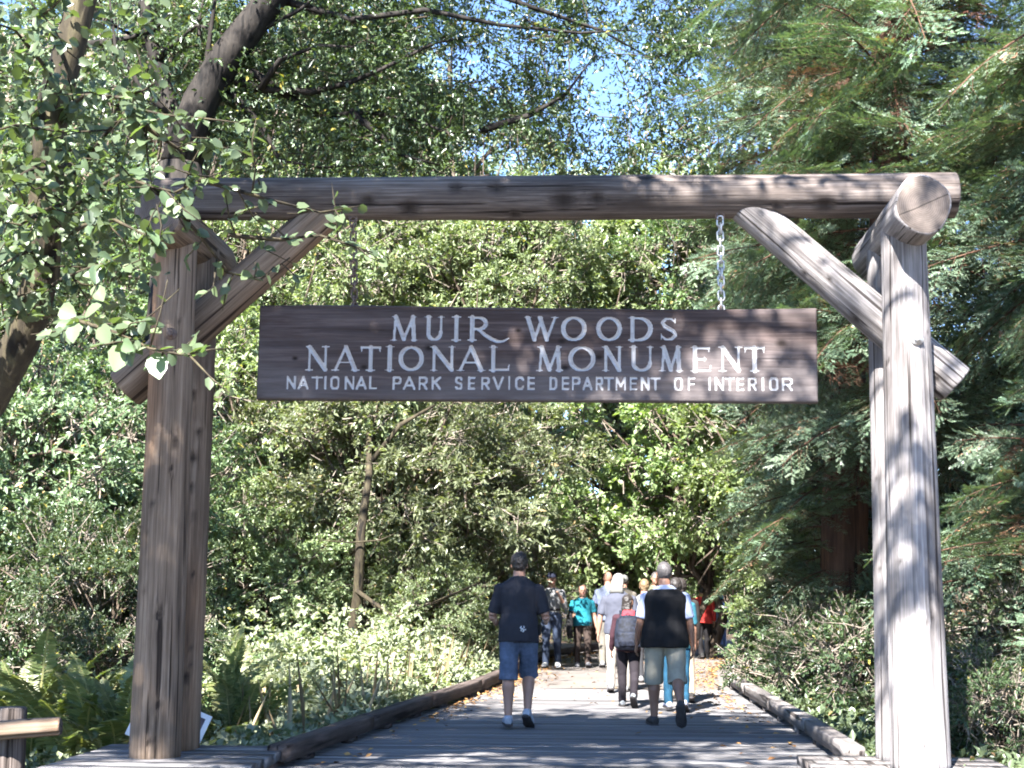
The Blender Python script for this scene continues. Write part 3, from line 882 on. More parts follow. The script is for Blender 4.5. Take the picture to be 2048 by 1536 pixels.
c = mix_col(nt, ramp(nt, n2, [(0.6, (0, 0, 0)), (0.8, (0.35, 0.35, 0.35))]), c, (0.24, 0.2, 0.19))
nt.links.new(c, b.inputs['Base Color']); b.inputs['Roughness'].default_value = 0.6
M['letter'] = m

sign = empty('hanging_sign', S_C, 'long dark wooden sign with carved white lettering hung by chains', 'sign')


def sub_mesh(name, fsel, mats, extra_v=None, extra_q=None):
    used = np.unique(Q[fsel]); remap = np.zeros(len(pts), int); remap[used] = np.arange(len(used))
    vv = pts[used]; qq = remap[Q[fsel]]; kk = knot.ravel()[used]
    if extra_v is not None:
        qq = np.concatenate([qq, np.array(extra_q) + len(vv)]); vv = np.concatenate([vv, extra_v]); kk = np.concatenate([kk, np.zeros(len(extra_v))])
    return mesh_np(name, vv, None, qq, mats, False, vert_attr={'knot': kk})


# the plank's edges and back close the front face
ring = np.concatenate([ids[0, :], ids[1:, -1], ids[-1, -2::-1], ids[-2:0:-1, 0]])
fr = pts[ring]; bk_ = fr.copy(); bk_[:, 2] = -S_T / 2
nr = len(ring)
ev = np.concatenate([fr, bk_])
eq = [((k + 1) % nr, k, nr + k, nr + (k + 1) % nr) for k in range(nr)]
ev = np.concatenate([ev, [[-S_W / 2, -S_H / 2, -S_T / 2], [S_W / 2, -S_H / 2, -S_T / 2], [S_W / 2, S_H / 2, -S_T / 2], [-S_W / 2, S_H / 2, -S_T / 2]]])
eq.append((2 * nr + 3, 2 * nr + 2, 2 * nr + 1, 2 * nr))
link('board', sub_mesh('board', fo < 0, [M['signwood']], ev, eq), sign, SIGN_M)
for k in range(li):
    link('letter', sub_mesh('letter', fo == k, [M['letter']]), sign, SIGN_M)


# chains
def torus_link(R, a, r, n=18, mseg=7):
    """oval chain link in the xz plane: half straight a, bend radius R"""
    pts_ = []
    for k in range(n):
        t = 2 * math.pi * k / n
        pts_.append(Vector((R * math.cos(t), 0, R * math.sin(t) + (a if math.sin(t) > 0 else -a))))
    g = Geo(); vv = []; qq = []
    for k, p in enumerate(pts_):
        t = (pts_[(k + 1) % n] - pts_[k - 1]).normalized(); y_ = Vector((0, 1, 0)); x_ = t.cross(y_)
        vv += [p + x_ * (r * math.cos(2 * math.pi * j / mseg)) + y_ * (r * math.sin(2 * math.pi * j / mseg)) for j in range(mseg)]
    for k in range(n):
        for j in range(mseg):
            qq.append((k * mseg + j, k * mseg + (j + 1) % mseg, ((k + 1) % n) * mseg + (j + 1) % mseg, ((k + 1) % n) * mseg + j))
    g.add(vv, qq)
    return g


for px, pt, pb, mat, lab in ((1440, 438, 617, 'steel', 'pale steel chain holding the sunny right end of the sign'), (706, 440, 612, 'darksteel', 'dark steel chain holding the shaded left end of the sign')):
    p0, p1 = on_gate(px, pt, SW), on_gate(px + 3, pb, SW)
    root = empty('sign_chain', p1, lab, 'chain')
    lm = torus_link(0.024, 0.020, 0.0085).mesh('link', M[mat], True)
    Lc = (p0 - p1).length
    nl = int(round(Lc / 0.062))
    for k in range(nl + 1):
        p = p0.lerp(p1, (k + 0.3) / nl)
        link('link', lm, root, Matrix.Translation(p) @ Matrix.Rotation((math.pi / 2 if k % 2 else 0) + rnd.uniform(-.25, .25), 4, 'Z') @ Matrix.Rotation(rnd.uniform(-.08, .08), 4, 'Y'))
    em = torus_link(0.032, 0.0, 0.009).mesh('eye_ring', M['darksteel'], True)
    link('eye_ring', em, root, Matrix.Translation(p0 + Vector((0, 0, 0.02))))
    link('eye_ring', em, root, Matrix.Translation(p1 + Vector((0, 0, -0.005))) @ Matrix.Rotation(1.2, 4, 'Z'))

# ------------------------------------------------------------------ foliage
def unit(a): return a / np.maximum(np.linalg.norm(a, axis=-1, keepdims=True), 1e-9)


def leaf_arrays(pos, axis, nrm, ln, wd, fold=0.25, droop=0.12):
    """two triangles a leaf, folded along the midrib"""
    axis = unit(axis)
    nrm = unit(nrm - axis * (nrm * axis).sum(-1, keepdims=True))
    side = np.cross(axis, nrm)
    ln = ln[:, None]; wd = wd[:, None]
    b0 = pos
    mid = pos + axis * ln * 0.45
    tip = pos + axis * ln - nrm * ln * droop
    l = mid + side * wd * 0.5 + nrm * wd * fold
    r = mid - side * wd * 0.5 + nrm * wd * fold
    V = np.stack([b0, l, tip, r], 1).reshape(-1, 3)
    n = len(pos)
    k = 4 * np.arange(n)[:, None]
    T = np.concatenate([k + [0, 2, 1], k + [0, 3, 2]], 1).reshape(-1, 3)
    return V, T


def leaf6_mesh(name, pos, axis, nrm, ln, wd, tint, mat):
    """rounder leaf of four triangles for foliage near the camera"""
    axis = unit(axis); nrm = unit(nrm - axis * (nrm * axis).sum(-1, keepdims=True)); side = np.cross(axis, nrm)
    ln = ln[:, None]; wd = wd[:, None]
    a = pos + axis * ln * .25; c_ = pos + axis * ln * .68 - nrm * ln * .06
    V = np.stack([pos, a + side * wd * .46 + nrm * wd * .1, c_ + side * wd * .42 + nrm * wd * .1, pos + axis * ln - nrm * ln * .14, c_ - side * wd * .42 + nrm * wd * .1, a - side * wd * .46 + nrm * wd * .1], 1).reshape(-1, 3)
    k = 6 * np.arange(len(pos))[:, None]
    T = np.concatenate([k + [0, 2, 1], k + [0, 3, 2], k + [0, 4, 3], k + [0, 5, 4]], 1).reshape(-1, 3)
    return mesh_np(name, V, T, None, [mat], False, face_attr={'tint': np.repeat(tint, 4)})


def leaf_mesh(name, pos, axis, nrm, ln, wd, tint, mat, fold=0.25):
    V, T = leaf_arrays(pos, axis, nrm, ln, wd, fold)
    return mesh_np(name, V, T, None, [mat], False, face_attr={'tint': np.repeat(tint, 2)})


def twigs_to_leaves(R, org, dirs, length, per, ln, wd, up=0.75, spread=0.9, out=None, tint_c=None):
    """leaves set alternately along twigs; org, dirs (M,3), length (M)"""
    Mn = len(org)
    s = (np.arange(per)[None, :] + R.uniform(0.1, 0.9, (Mn, per))) / per
    d = unit(dirs)
    p = org[:, None, :] + d[:, None, :] * (length[:, None] * s)[..., None]
    p[..., 2] -= (length[:, None] * s ** 2) * 0.22
    rv = unit(R.normal(size=(Mn, per, 3)))
    sd = unit(np.cross(d[:, None, :], rv))
    ax = d[:, None, :] * 0.7 + sd * spread
    ax[..., 2] -= 0.12
    nn = np.array([0, 0, 1.0]) * up + R.normal(size=(Mn, per, 3)) * 0.42
    if out is not None: nn = nn + out[:, None, :] * 0.45
    nn = nn + np.array([-0.12, -0.32, 0.12])                       # leaves turn to the light
    N = Mn * per
    t = R.beta(2, 2, (Mn, per)) * 0.62 + R.uniform(0, 0.36, (Mn, 1))
    t = np.where(R.uniform(size=t.shape) < 0.012, 0.99, np.clip(t, 0, 0.93))
    sz = np.clip(np.exp(R.normal(0, .3, N)), .45, 1.7)
    return p.reshape(-1, 3), ax.reshape(-1, 3), nn.reshape(-1, 3), ln * sz, wd * sz * R.uniform(0.8, 1.2, N), t.ravel()


def crown_cloud(seed, rx, ry, rz, n_cl, cl_r, tw, per, ln, wd, hollow=0.45, up=0.75, tw_len=0.38, drop=0.0):
    """leaf clumps through an uneven ellipsoid; returns leaf data and the clump centres"""
    R = np.random.RandomState(seed)
    d = unit(R.normal(size=(n_cl, 3)))
    rad = hollow + (1 - hollow) * R.uniform(0, 1, n_cl) ** 0.6
    lump = 1 + 0.22 * np.sin(3.1 * d[:, 0] * 2 + seed) + 0.18 * np.sin(4.3 * d[:, 2] + 2.1 * d[:, 1] * 2 + seed * 2)
    c = d * (rad * lump)[:, None] * np.array([rx, ry, rz])
    cr = cl_r * R.uniform(0.55, 1.35, n_cl)
    ci = np.repeat(np.arange(n_cl), tw)
    o = unit(R.normal(size=(n_cl * tw, 3)))
    org = c[ci] + o * (cr[ci] * R.uniform(0.1, 0.85, n_cl * tw) ** 0.7)[:, None] * np.array([1, 1, 0.72])
    outd = unit(c[ci] / np.array([rx, ry, rz]) + 1e-6)
    dr = o * 0.7 + outd * 0.6 + np.array([0, 0, 0.25 - drop]) + R.normal(size=o.shape) * 0.3
    L = tw_len * R.uniform(0.5, 1.3, len(org))
    return twigs_to_leaves(R, org, dr, L, per, ln, wd, up, out=outd), c, (org, unit(dr), L)


def tube_np(pts, rads, n=6):
    g = Geo(); g.loft(pts, rads, n); return g


def add_limb(g, a, b, r0, r1, R, seg_=5, wob=0.12, n=7, sag=0.0):
    """a crooked limb from a to b"""
    a, b = Vector(a), Vector(b)
    L = (b - a).length
    pts = []; rr = []
    for k in range(seg_ + 1):
        t = k / seg_
        p = a.lerp(b, t)
        if 0 < k < seg_: p = p + Vector(R.normal(size=3) * wob * L * 0.35)
        p.z -= sag * math.sin(math.pi * t) * L
        pts.append(p); rr.append(r0 + (r1 - r0) * t)
    g.loft(pts, rr, n)
    return pts


class Kind:
    """one build of a leafy tree: trunk mesh, twig mesh and crown mesh, used by its copies"""
    def __init__(self, name, seed, rx, ry, rz, n_cl, cl_r, tw, per, ln, wd, mat, height=0.0, trunk_r=0.13, bark='bark', tw_len=0.38, hollow=0.45, up=0.75):
        R = np.random.RandomState(seed + 999)
        data, c, tws = crown_cloud(seed, rx, ry, rz, n_cl, cl_r, tw, per, ln, wd, hollow, up, tw_len)
        self.crown = leaf_mesh(name, *data, M[mat])
        g = Geo()
        zb = -rz - height
        st = 3
        for k in range(st):
            top = Vector((R.uniform(-.35, .35) * rx, R.uniform(-.35, .35) * ry, rz * R.uniform(0.1, 0.5)))
            p = add_limb(g, (R.uniform(-.12, .12), R.uniform(-.12, .12), zb - 0.3), top, trunk_r * R.uniform(.7, 1), trunk_r * 0.3, R, 6, 0.10, 8)
            for j in range(k, len(c), st * 2):
                q = p[R.randint(2, 6)]
                add_limb(g, q, Vector(c[j]), trunk_r * 0.28, 0.012, R, 4, 0.15, 5)
        self.trunk = g.mesh('trunk', M[bark], True)
        g = Geo()
        org, dr, L = tws
        for k in range(0, len(org), max(1, len(org) // 800)):
            a = Vector(org[k]) - Vector(dr[k]) * float(L[k]) * 1.6
            b = Vector(org[k]) + Vector(dr[k]) * float(L[k])
            g.loft([a, (a + b) / 2 + Vector(R.normal(size=3) * 0.03), b], [0.014, 0.009, 0.004], 4, cap=False)
        self.twigs = g.mesh('twigs', M['twig'])
        self.rz, self.height = rz, height

    def place(self, name, label, cat, px, py, Y, s=1.0, rz=0.0, mat=None, group=None, sz=None, drop=0.0):
        p = at(px, py, Y)
        sv = (s, s, s * (sz or 1.0))
        base_z = gz(p.x, p.y)
        root = empty(name, (p.x, p.y, base_z), label, cat, group)
        mw = Matrix.Translation(p) @ Matrix.Rotation(rz, 4, 'Z') @ Matrix.Diagonal((*sv, 1))
        cr = link('crown', self.crown, root, mw)
        if mat:
            cr.material_slots[0].link = 'OBJECT'; cr.material_slots[0].material = M[mat]
        # stretch the stems so that they reach the ground
        low = (self.rz + self.height) * sv[2]
        need = max(p.z - base_z, 0.3)
        link('trunk', self.trunk, root, Matrix.Translation(p) @ Matrix.Rotation(rz, 4, 'Z') @ Matrix.Diagonal((s, s, sv[2] * max(1.0, need / low), 1)))
        link('twigs', self.twigs, cr, mw)['kind'] = 'stuff'
        return root


# --- the kinds of broadleaf tree
K_bay = Kind('bay_crown', 11, 2.5, 2.5, 2.4, 95, 0.52, 36, 13, 0.10, 0.038, 'bay', 0.6)
K_bay2 = Kind('bay_crown', 12, 2.6, 2.4, 2.5, 105, 0.48, 34, 13, 0.10, 0.038, 'baygrey', 0.4, hollow=0.35)
K_broad = Kind('broadleaf_crown', 13, 2.5, 2.5, 2.4, 95, 0.5, 30, 9, 0.115, 0.078, 'bright', 0.5)
K_mid = Kind('midgreen_crown', 14, 2.4, 2.4, 2.2, 88, 0.5, 36, 12, 0.095, 0.045, 'green', 0.4)
K_shrub = Kind('shrub_crown', 15, 1.1, 1.1, 0.95, 46, 0.34, 24, 12, 0.075, 0.036, 'green', 0.1, 0.05, tw_len=0.26)

# far wood on the hillside: nobody could count it
R = np.random.RandomState(77)
cl = []
for k in range(4200):
    px, py = R.uniform(-250, 2300), R.uniform(-260, 1000)
    Y = R.uniform(52, 78)
    top = np.interp(px, [-250, 300, 700, 880, 1000, 1120, 1240, 1300, 1500, 2300], [-320, -320, -200, 120, 270, 320, 335, 290, 200, 150])
    if py < top + R.uniform(0, 40): continue
    cl.append(tuple(at(px, py, Y)))
cl = np.array(cl)
tw = 5
ci = np.repeat(np.arange(len(cl)), tw)
o = unit(R.normal(size=(len(ci), 3)))
org = cl[ci] + o * R.uniform(0.2, 1.2, (len(ci), 1)) * np.array([1, 1, .6])
data = twigs_to_leaves(R, org, o + np.array([0, -0.3, 0.2]), R.uniform(.5, 1.1, len(ci)), 8, 0.26, 0.13, 0.6, out=np.tile([[0, -1.0, 0.3]], (len(ci), 1)))
fw = link('distant_wood', leaf_mesh('distant_wood', *data, M['far']))
tag(fw, 'sunlit pale green wood covering the far hillside', 'wood', kind='stuff')

# second row, behind the sign
P = K_mid.place
K_bay.place('bay_tree', 'pale green bay tree showing between the left post and the sign', 'tree', 470, 600, 44, 1.5, 0.4, 'pale')
K_mid.place('leafy_tree', 'bright leafy tree right above the word MUIR on the sign', 'tree', 760, 560, 47, 1.6, 1.3, 'bright')
K_bay2.place('bay_tree', 'light green tree behind the middle of the sign under the beam', 'tree', 1000, 560, 45, 1.45, 2.2, 'pale')
K_broad.place('leafy_tree', 'yellow green tree behind the right end of the sign', 'tree', 1250, 580, 48, 1.6, 0.7)
K_mid.place('leafy_tree', 'leafy tree behind the right chain of the sign', 'tree', 1430, 560, 45, 1.4, 2.9, 'green')
K_bay.place('bay_tree', 'tall pale tree above the left half of the beam', 'tree', 640, 240, 56, 2.1, 3.0, 'green')
K_mid.place('leafy_tree', 'hazy tree high behind the leaning dark trunks', 'tree', 300, 160, 54, 2.1, 3.3, 'far')
K_bay2.place('bay_tree', 'green tree filling the gap left of the left post', 'tree', 190, 560, 38, 1.5, 4.0, 'green')
K_mid.place('leafy_tree', 'pale tree top level with the beam at mid span', 'tree', 850, 350, 55, 1.6, 4.4, 'green')
# first row, left of the trail
K_bay2.place('bay_tree', 'dense grey green bay tree leaning over the trail below the sign', 'tree', 905, 985, 27.5, 1.0, 1.1)
nat = K_bay2.place('bay_tree', 'grey green bay tree with mossy trunk directly below the word NATIONAL', 'tree', 735, 900, 25.5, 0.92, 2.6)
g = Geo()
tb_ = at(698, 1352, 23.8); tb_.z = gz(tb_.x, tb_.y) - .2
g.loft([tb_, at(700, 1300, 23.6), at(716, 1190, 23.4), at(722, 1060, 23.2), at(738, 950, 23.5), at(738, 860, 24.4)], [.16, .10, .085, .075, .06, .04], 11)
g.loft([at(712, 1180, 23.3), at(790, 1235, 23.0), at(880, 1200, 23.2), at(960, 1165, 23.8)], [.035, .03, .024, .012], 7)
g.loft([at(738, 930, 23.8), at(800, 850, 23.7), at(870, 810, 23.9)], [.05, .04, .02], 7)
g.loft([at(640, 1080, 23.0), at(700, 1085, 23.1), at(760, 1080, 23.1), at(830, 1050, 23.2)], [.008, .012, .012, .006], 5)
link('trunk', g.mesh('trunk', M['mossbark'], True), nat, Matrix.Identity(4))
K_bay.place('bay_tree', 'sunlit green bay tree just right of the left post', 'tree', 520, 900, 27, 1.05, 0.2, 'pale')
K_bay2.place('bay_tree', 'low grey bush below the bay tree left of the walkers', 'shrub', 860, 1200, 25.0, 0.52, 3.9)
K_bay.place('bay_tree', 'twiggy green thicket beside the left post above the bramble', 'shrub', 540, 1150, 25.0, 0.62, 1.9, 'pale')
K_bay2.place('bay_tree', 'dark bay thicket over the left kerb behind the man in the grey shirt', 'shrub', 985, 1165, 29.5, 0.55, 5.0, 'bay')
# left of the gate
K_mid.place('leafy_tree', 'mid green tree at the left border below the pale twig', 'tree', 40, 960, 21, 0.85, 0.9, 'bay')
K_bay.place('bay_tree', 'glossy green tree close to the outside of the left post', 'tree', 215, 1010, 22.5, 0.8, 2.0, 'green')
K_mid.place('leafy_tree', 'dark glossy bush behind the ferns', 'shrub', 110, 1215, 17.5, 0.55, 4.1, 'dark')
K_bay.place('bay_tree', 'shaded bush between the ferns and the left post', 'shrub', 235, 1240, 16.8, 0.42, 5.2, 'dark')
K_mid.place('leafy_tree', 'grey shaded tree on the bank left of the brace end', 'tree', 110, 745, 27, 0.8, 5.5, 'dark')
# right of the trail
K_broad.place('leafy_tree', 'yellow green maple arching over the walkers', 'tree', 1225, 960, 35, 1.15, 0.5)
K_broad.place('leafy_tree', 'bright yellow green maple above the man in the black vest', 'tree', 1385, 930, 31, 1.0, 2.1)
K_broad.place('leafy_tree', 'sunny maple below the word INTERIOR', 'tree', 1545, 900, 28, 0.85, 3.4)
K_broad.place('leafy_tree', 'light green bush bulging over the right side of the trail', 'shrub', 1640, 1150, 27.5, 0.62, 4.6)
K_mid.place('leafy_tree', 'green bush at the back where the trail disappears', 'shrub', 1190, 1140, 44, 0.8, 5.1, 'bright')
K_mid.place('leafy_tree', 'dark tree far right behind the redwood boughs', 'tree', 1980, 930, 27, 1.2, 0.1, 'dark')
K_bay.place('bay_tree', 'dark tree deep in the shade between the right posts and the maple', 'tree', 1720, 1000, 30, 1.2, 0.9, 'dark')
K_mid.place('leafy_tree', 'small bush at the bend behind the person in blue', 'shrub', 1380, 1140, 46, 0.9, 1.1, 'bright')
K_shrub.place('shrub', 'leafy shrub leaning over the far end of the right kerb', 'shrub', 1575, 1285, 23.6, 0.85, 0.3, 'green')
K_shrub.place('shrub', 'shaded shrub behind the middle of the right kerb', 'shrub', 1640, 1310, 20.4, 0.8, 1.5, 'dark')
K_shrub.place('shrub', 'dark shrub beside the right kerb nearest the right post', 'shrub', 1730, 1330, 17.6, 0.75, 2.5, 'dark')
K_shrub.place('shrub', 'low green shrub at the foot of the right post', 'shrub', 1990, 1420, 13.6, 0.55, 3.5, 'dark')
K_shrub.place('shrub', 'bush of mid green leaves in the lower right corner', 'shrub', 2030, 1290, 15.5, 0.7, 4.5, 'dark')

# ------------------------------------------------------------------ dark many-stemmed tree behind the left of the gate
DT = 27.0
dark_root = empty('leaning_tree', (at(330, 1000, DT).x, DT, gz(at(330, 1000, DT).x, DT)), 'dark leaning tree with crossing limbs above the left of the beam', 'tree')
R = np.random.RandomState(31)
g = Geo()
def pl(pts, Y): return [at(px, py, Y + dy) for px, py, dy in pts]
base_ = Vector((at(330, 1000, DT).x, DT, gz(at(330, 1000, DT).x, DT) - 0.2))
fork = at(362, 330, DT)
g.loft([base_, base_.lerp(fork, .5) + Vector((-.1, 0, 0)), fork], [0.54, 0.48, 0.42], 12)
main = pl([(362, 330, 0), (400, 205, 0), (452, 115, -.1), (545, -5, -.3), (640, -120, -.6), (760, -300, -1)], DT)
g.loft(main, [0.41, 0.35, 0.33, 0.29, 0.24, 0.17], 12)
s2 = pl([(362, 330, 0), (345, 230, .2), (312, 120, .3), (285, 0, .4), (262, -140, .5)], DT)
g.loft(s2, [0.26, 0.165, 0.14, 0.12, 0.08], 10)
limbs = [
    pl([(470, 160, 0), (520, 178, .1), (620, 185, .2), (700, 165, .1), (760, 140, 0), (870, 86, -.2), (960, 70, -.3)], DT),
    pl([(500, 140, 0), (580, 195, .3), (650, 232, .4), (740, 225, .5), (830, 240, .4), (900, 268, .3), (960, 262, .3)], DT),
    pl([(700, 222, .4), (760, 270, .4), (800, 310, .3), (880, 330, .2)], DT),
    pl([(430, 190, 0), (400, 120, .3), (398, 40, .3), (420, -60, .4)], DT),
    pl([(312, 120, .2), (370, 70, .1), (395, 50, 0), (460, 70, -.1)], DT),
    pl([(172, 90, .2), (240, 80, .2), (310, 60, .2), (345, 20, .2)], DT),
    pl([(545, -5, -.2), (700, 40, -.2), (850, 20, -.3), (1000, 50, -.3), (1160, 66, -.4), (1260, 60, -.4)], DT),
    pl([(640, -100, -.4), (850, -60, -.2), (1080, 20, -.1), (1200, 60, 0), (1290, 110, 0)], DT),
    pl([(960, 262, .3), (1060, 230, .2), (1130, 190, .1), (1190, 110, 0)], DT),
    pl([(425, 175, 0), (415, 110, -.2), (430, 0, -.3), (440, -90, -.3)], DT),
    pl([(470, 120, 0), (520, 60, -.2), (600, 20, -.3), (690, -60, -.4)], DT),
    pl([(345, 230, .1), (290, 190, 0), (230, 90, 0), (215, -40, 0)], DT),
    pl([(520, 178, 0), (560, 120, -.2), (640, 90, -.2), (720, 95, -.2)], DT),
    pl([(440, 160, 0), (520, 250, .2), (560, 320, .3), (640, 335, .3), (760, 330, .3)], DT),
]
for lp in limbs:
    r0 = 0.08 if lp is not limbs[0] else 0.10
    g.loft(lp, [r0 + (0.012 - r0) * k / (len(lp) - 1) for k in range(len(lp))], 7)
link('trunk', g.mesh('trunk', M['shadebark'], True), dark_root, Matrix.Identity(4))
# leaf sprays along its limbs and in the air between them
org = []; dr = []
for lp in limbs + [main[3:], s2[2:]]:
    for k in range(len(lp) - 1):
        for _ in range(40):
            t = R.uniform()
            p = np.array(lp[k].lerp(lp[k + 1], t))
            d = unit(R.normal(size=3) * np.array([1, 1, .7]) + np.array([.3, -.2, -.1]))
            org.append(p + d * R.uniform(0.05, 1.3) * np.array([1, .4, 1]) + np.array([0, .35, 0])); dr.append(d)
spots = []
for _ in range(420):
    px, py = R.uniform(430, 1420), R.uniform(-160, 345)
    hole = np.exp(-(((px - 1215) / 75) ** 2 + ((py - 130) / 70) ** 2)) + np.exp(-(((px - 905) / 90) ** 2 + ((py - 135) / 40) ** 2)) \
        + 0.9 * np.exp(-(((px - 1190) / 55) ** 2 + ((py - 260) / 60) ** 2)) + np.exp(-(((px - 960) / 60) ** 2 + ((py - 310) / 40) ** 2)) + .8 * np.exp(-(((px - 1015) / 30) ** 2 + ((py - 35) / 45) ** 2))
    left = np.clip((px - 430) / 350, 0.25, 1)
    if R.uniform() < hole * .9 or R.uniform() > left: continue
    spots.append(np.array(at(px, py, DT + R.uniform(0.1, 3.6))))
for p in spots:
    for _ in range(22):
        d = unit(R.normal(size=3) * np.array([1, 1, .6]))
        org.append(p + d * R.uniform(0.0, .6)); dr.append(d + np.array([.1, -.1, -.05]))
org = np.array(org); dr = np.array(dr)
rel = (org - np.array(CAM)) @ np.array(RCAM)                          # gaps in the crown where the sky shows
sxp = 1024 + F_PX * rel[:, 0] / -rel[:, 2]; syp = 768 - F_PX * rel[:, 1] / -rel[:, 2]
hole = np.zeros(len(org))
for hx, hy, ax_, ay_, am in ((1215, 125, 80, 75, .9), (905, 135, 100, 45, .95), (1190, 265, 55, 70, .85), (960, 310, 70, 42, 1.0), (1012, 35, 34, 55, .95), (1250, 20, 50, 40, .7), (860, 120, 40, 30, .8)):
    hole = np.maximum(hole, am * np.exp(-(((sxp - hx) / ax_) ** 2 + ((syp - hy) / ay_) ** 2)))
keep = R.uniform(size=len(org)) > hole * .95
org, dr = org[keep], dr[keep]
data = twigs_to_leaves(R, org, dr, R.uniform(.28, .55, len(org)), 9, 0.105, 0.044, 0.65)
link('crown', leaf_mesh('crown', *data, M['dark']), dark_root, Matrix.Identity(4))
g = Geo()
for k in range(0, len(org), 9):
    a = Vector(org[k]); b = a + Vector(unit(dr[k])) * 0.35
    g.loft([a - Vector(unit(dr[k])) * 0.4, (a + b) / 2, b], [0.012, 0.008, 0.004], 4, cap=False)
link('twigs', g.mesh('twigs', M['darktwig']), dark_root, Matrix.Identity(4))['kind'] = 'stuff'

# ------------------------------------------------------------------ tall trees overhead that shade the gate (crowns above the frame)
def shade_tree(label, base, blobs, seed, ln=0.12, wd=0.055, per=10):
    R = np.random.RandomState(seed)
    root = empty('shade_tree', (base[0], base[1], gz(base[0], base[1])), label, 'tree')
    g = Geo()
    top = Vector((base[0] * .9, base[1], 12.0))
    b0 = Vector((base[0], base[1], gz(base[0], base[1]) - .3))
    stem = add_limb(g, b0, top, 0.32, 0.14, R, 8, 0.05, 10)
    og = []; dd = []
    for (x, y, z, rx, ry, rz, n) in blobs:
        add_limb(g, stem[R.randint(4, 8)], (x, y, z), 0.10, 0.03, R, 5, 0.08, 6)
        nc = max(3, n // 14)
        cc = np.array([x, y, z]) + np.clip(R.normal(size=(nc, 3)), -1.6, 1.6) * np.array([rx, ry, rz]) * 0.62
        ci = R.randint(0, nc, n)
        og.append(cc[ci] + R.normal(size=(n, 3)) * 0.20); dd.append(R.normal(size=(n, 3)) * np.array([1, 1, .5]))
    og = np.concatenate(og); dd = np.concatenate(dd)
    data = twigs_to_leaves(R, og, dd, R.uniform(.3, .6, len(og)), per, ln, wd, 0.8)
    link('crown', leaf_mesh('crown', *data, M['alder']), root, Matrix.Identity(4))
    link('trunk', g.mesh('trunk', M['bark'], True), root, Matrix.Identity(4))
    return root


SH = SUN_DIR / -SUN_DIR.z                    # shift per metre of height
def over(x, y, z, h):
    """point at height h whose shadow falls on (x, y, z)"""
    k = h - z
    return (x - SH.x * k, y - SH.y * k, h)


bl1 = []
def sh(x, y, z, h, rx, ry, n, rz=.5):
    p = over(x, y, z, h); bl1.append((*p, rx, ry, rz, n))
# left end of the gate, beam and sign
sh(-2.9, 11.5, 1.2, 9.0, 1.0, 1.4, 240); sh(-2.9, 11.5, 3.2, 9.2, 1.0, 1.2, 220)
sh(-1.5, 11.6, 3.8, 9.4, 1.0, .9, 200); sh(-1.2, 11.6, 2.9, 9.0, 1.0, .9, 200)
sh(0.2, 11.6, 4.4, 9.8, 1.0, .8, 190); sh(0.2, 11.6, 2.9, 9.3, .9, .8, 170)
sh(1.2, 11.6, 4.3, 9.5, .6, .6, 22); sh(1.3, 11.6, 3.1, 9.5, .6, .6, 14)
sh(2.4, 11.4, 4.2, 9.5, .7, .6, 9); sh(2.2, 11.4, 3.0, 9.5, .7, .7, 16)
sh(3.2, 11.2, 2.4, 9.0, .7, .8, 30); sh(3.2, 11.2, 3.4, 9.4, .6, .6, 14); sh(3.2, 11.2, 1.2, 8.8, .6, .7, 16)
for x in (-2.3, -1.3, -.4, .5):
    sh(x, 11.55, 4.7, 9.6, .7, .5, 120)
# boardwalk in front and under the gate
for x in (-1.6, 0.0, 1.5, 2.8):
    for y in (12.0, 13.4, 14.8, 16.2, 17.4):
        sh(x + rnd.uniform(-.2, .2), y + rnd.uniform(-.2, .2), 0, rnd.uniform(9.5, 11.5), .9, .7, 110 if x < 1 else (60 if x < 2 else 18))
shade_tree('tall tree whose crown hangs over the gate, out of frame', (-9.5, 5.5), bl1, 51)
bl1 = []
for x, y, z, n in ((5.2, 15.5, 1.5, 60), (6.0, 17, 3.0, 60), (4.7, 20.5, 2.2, 60), (5.2, 22.5, 4.0, 60), (4.4, 24, 1.2, 50), (5.8, 18.5, .5, 50), (4.3, 17.2, .5, 45), (4.7, 19.6, .8, 45), (4.0, 15.2, .3, 40), (6.0, 14.0, .5, 40)):
    sh(x, y, z, 12.5, 1.1, 1.0, n)
shade_tree('tall tree right of the camera shading the redwoods, out of frame', (8.5, 3.5), bl1, 52)
bl1 = []
for k in range(9):
    sh(-4.6 + k * .75, 27.5, 9.6 + (k * 7 % 3) * 1.2, 18.5, 1.5, 1.1, 62)
for x, y, n in ((.9, 23.8, 15), (2.6, 24.6, 15), (1.2, 26.3, 18), (3.2, 27.2, 18), (2.0, 28.6, 20), (.2, 25.2, 14), (3.6, 30.5, 20)):
    sh(x, y, 0, 12.5, 1.2, .7, n)
shade_tree('very tall tree left of the trail shading the leaning tree, out of frame', (-13.0, 19.0), bl1, 53)

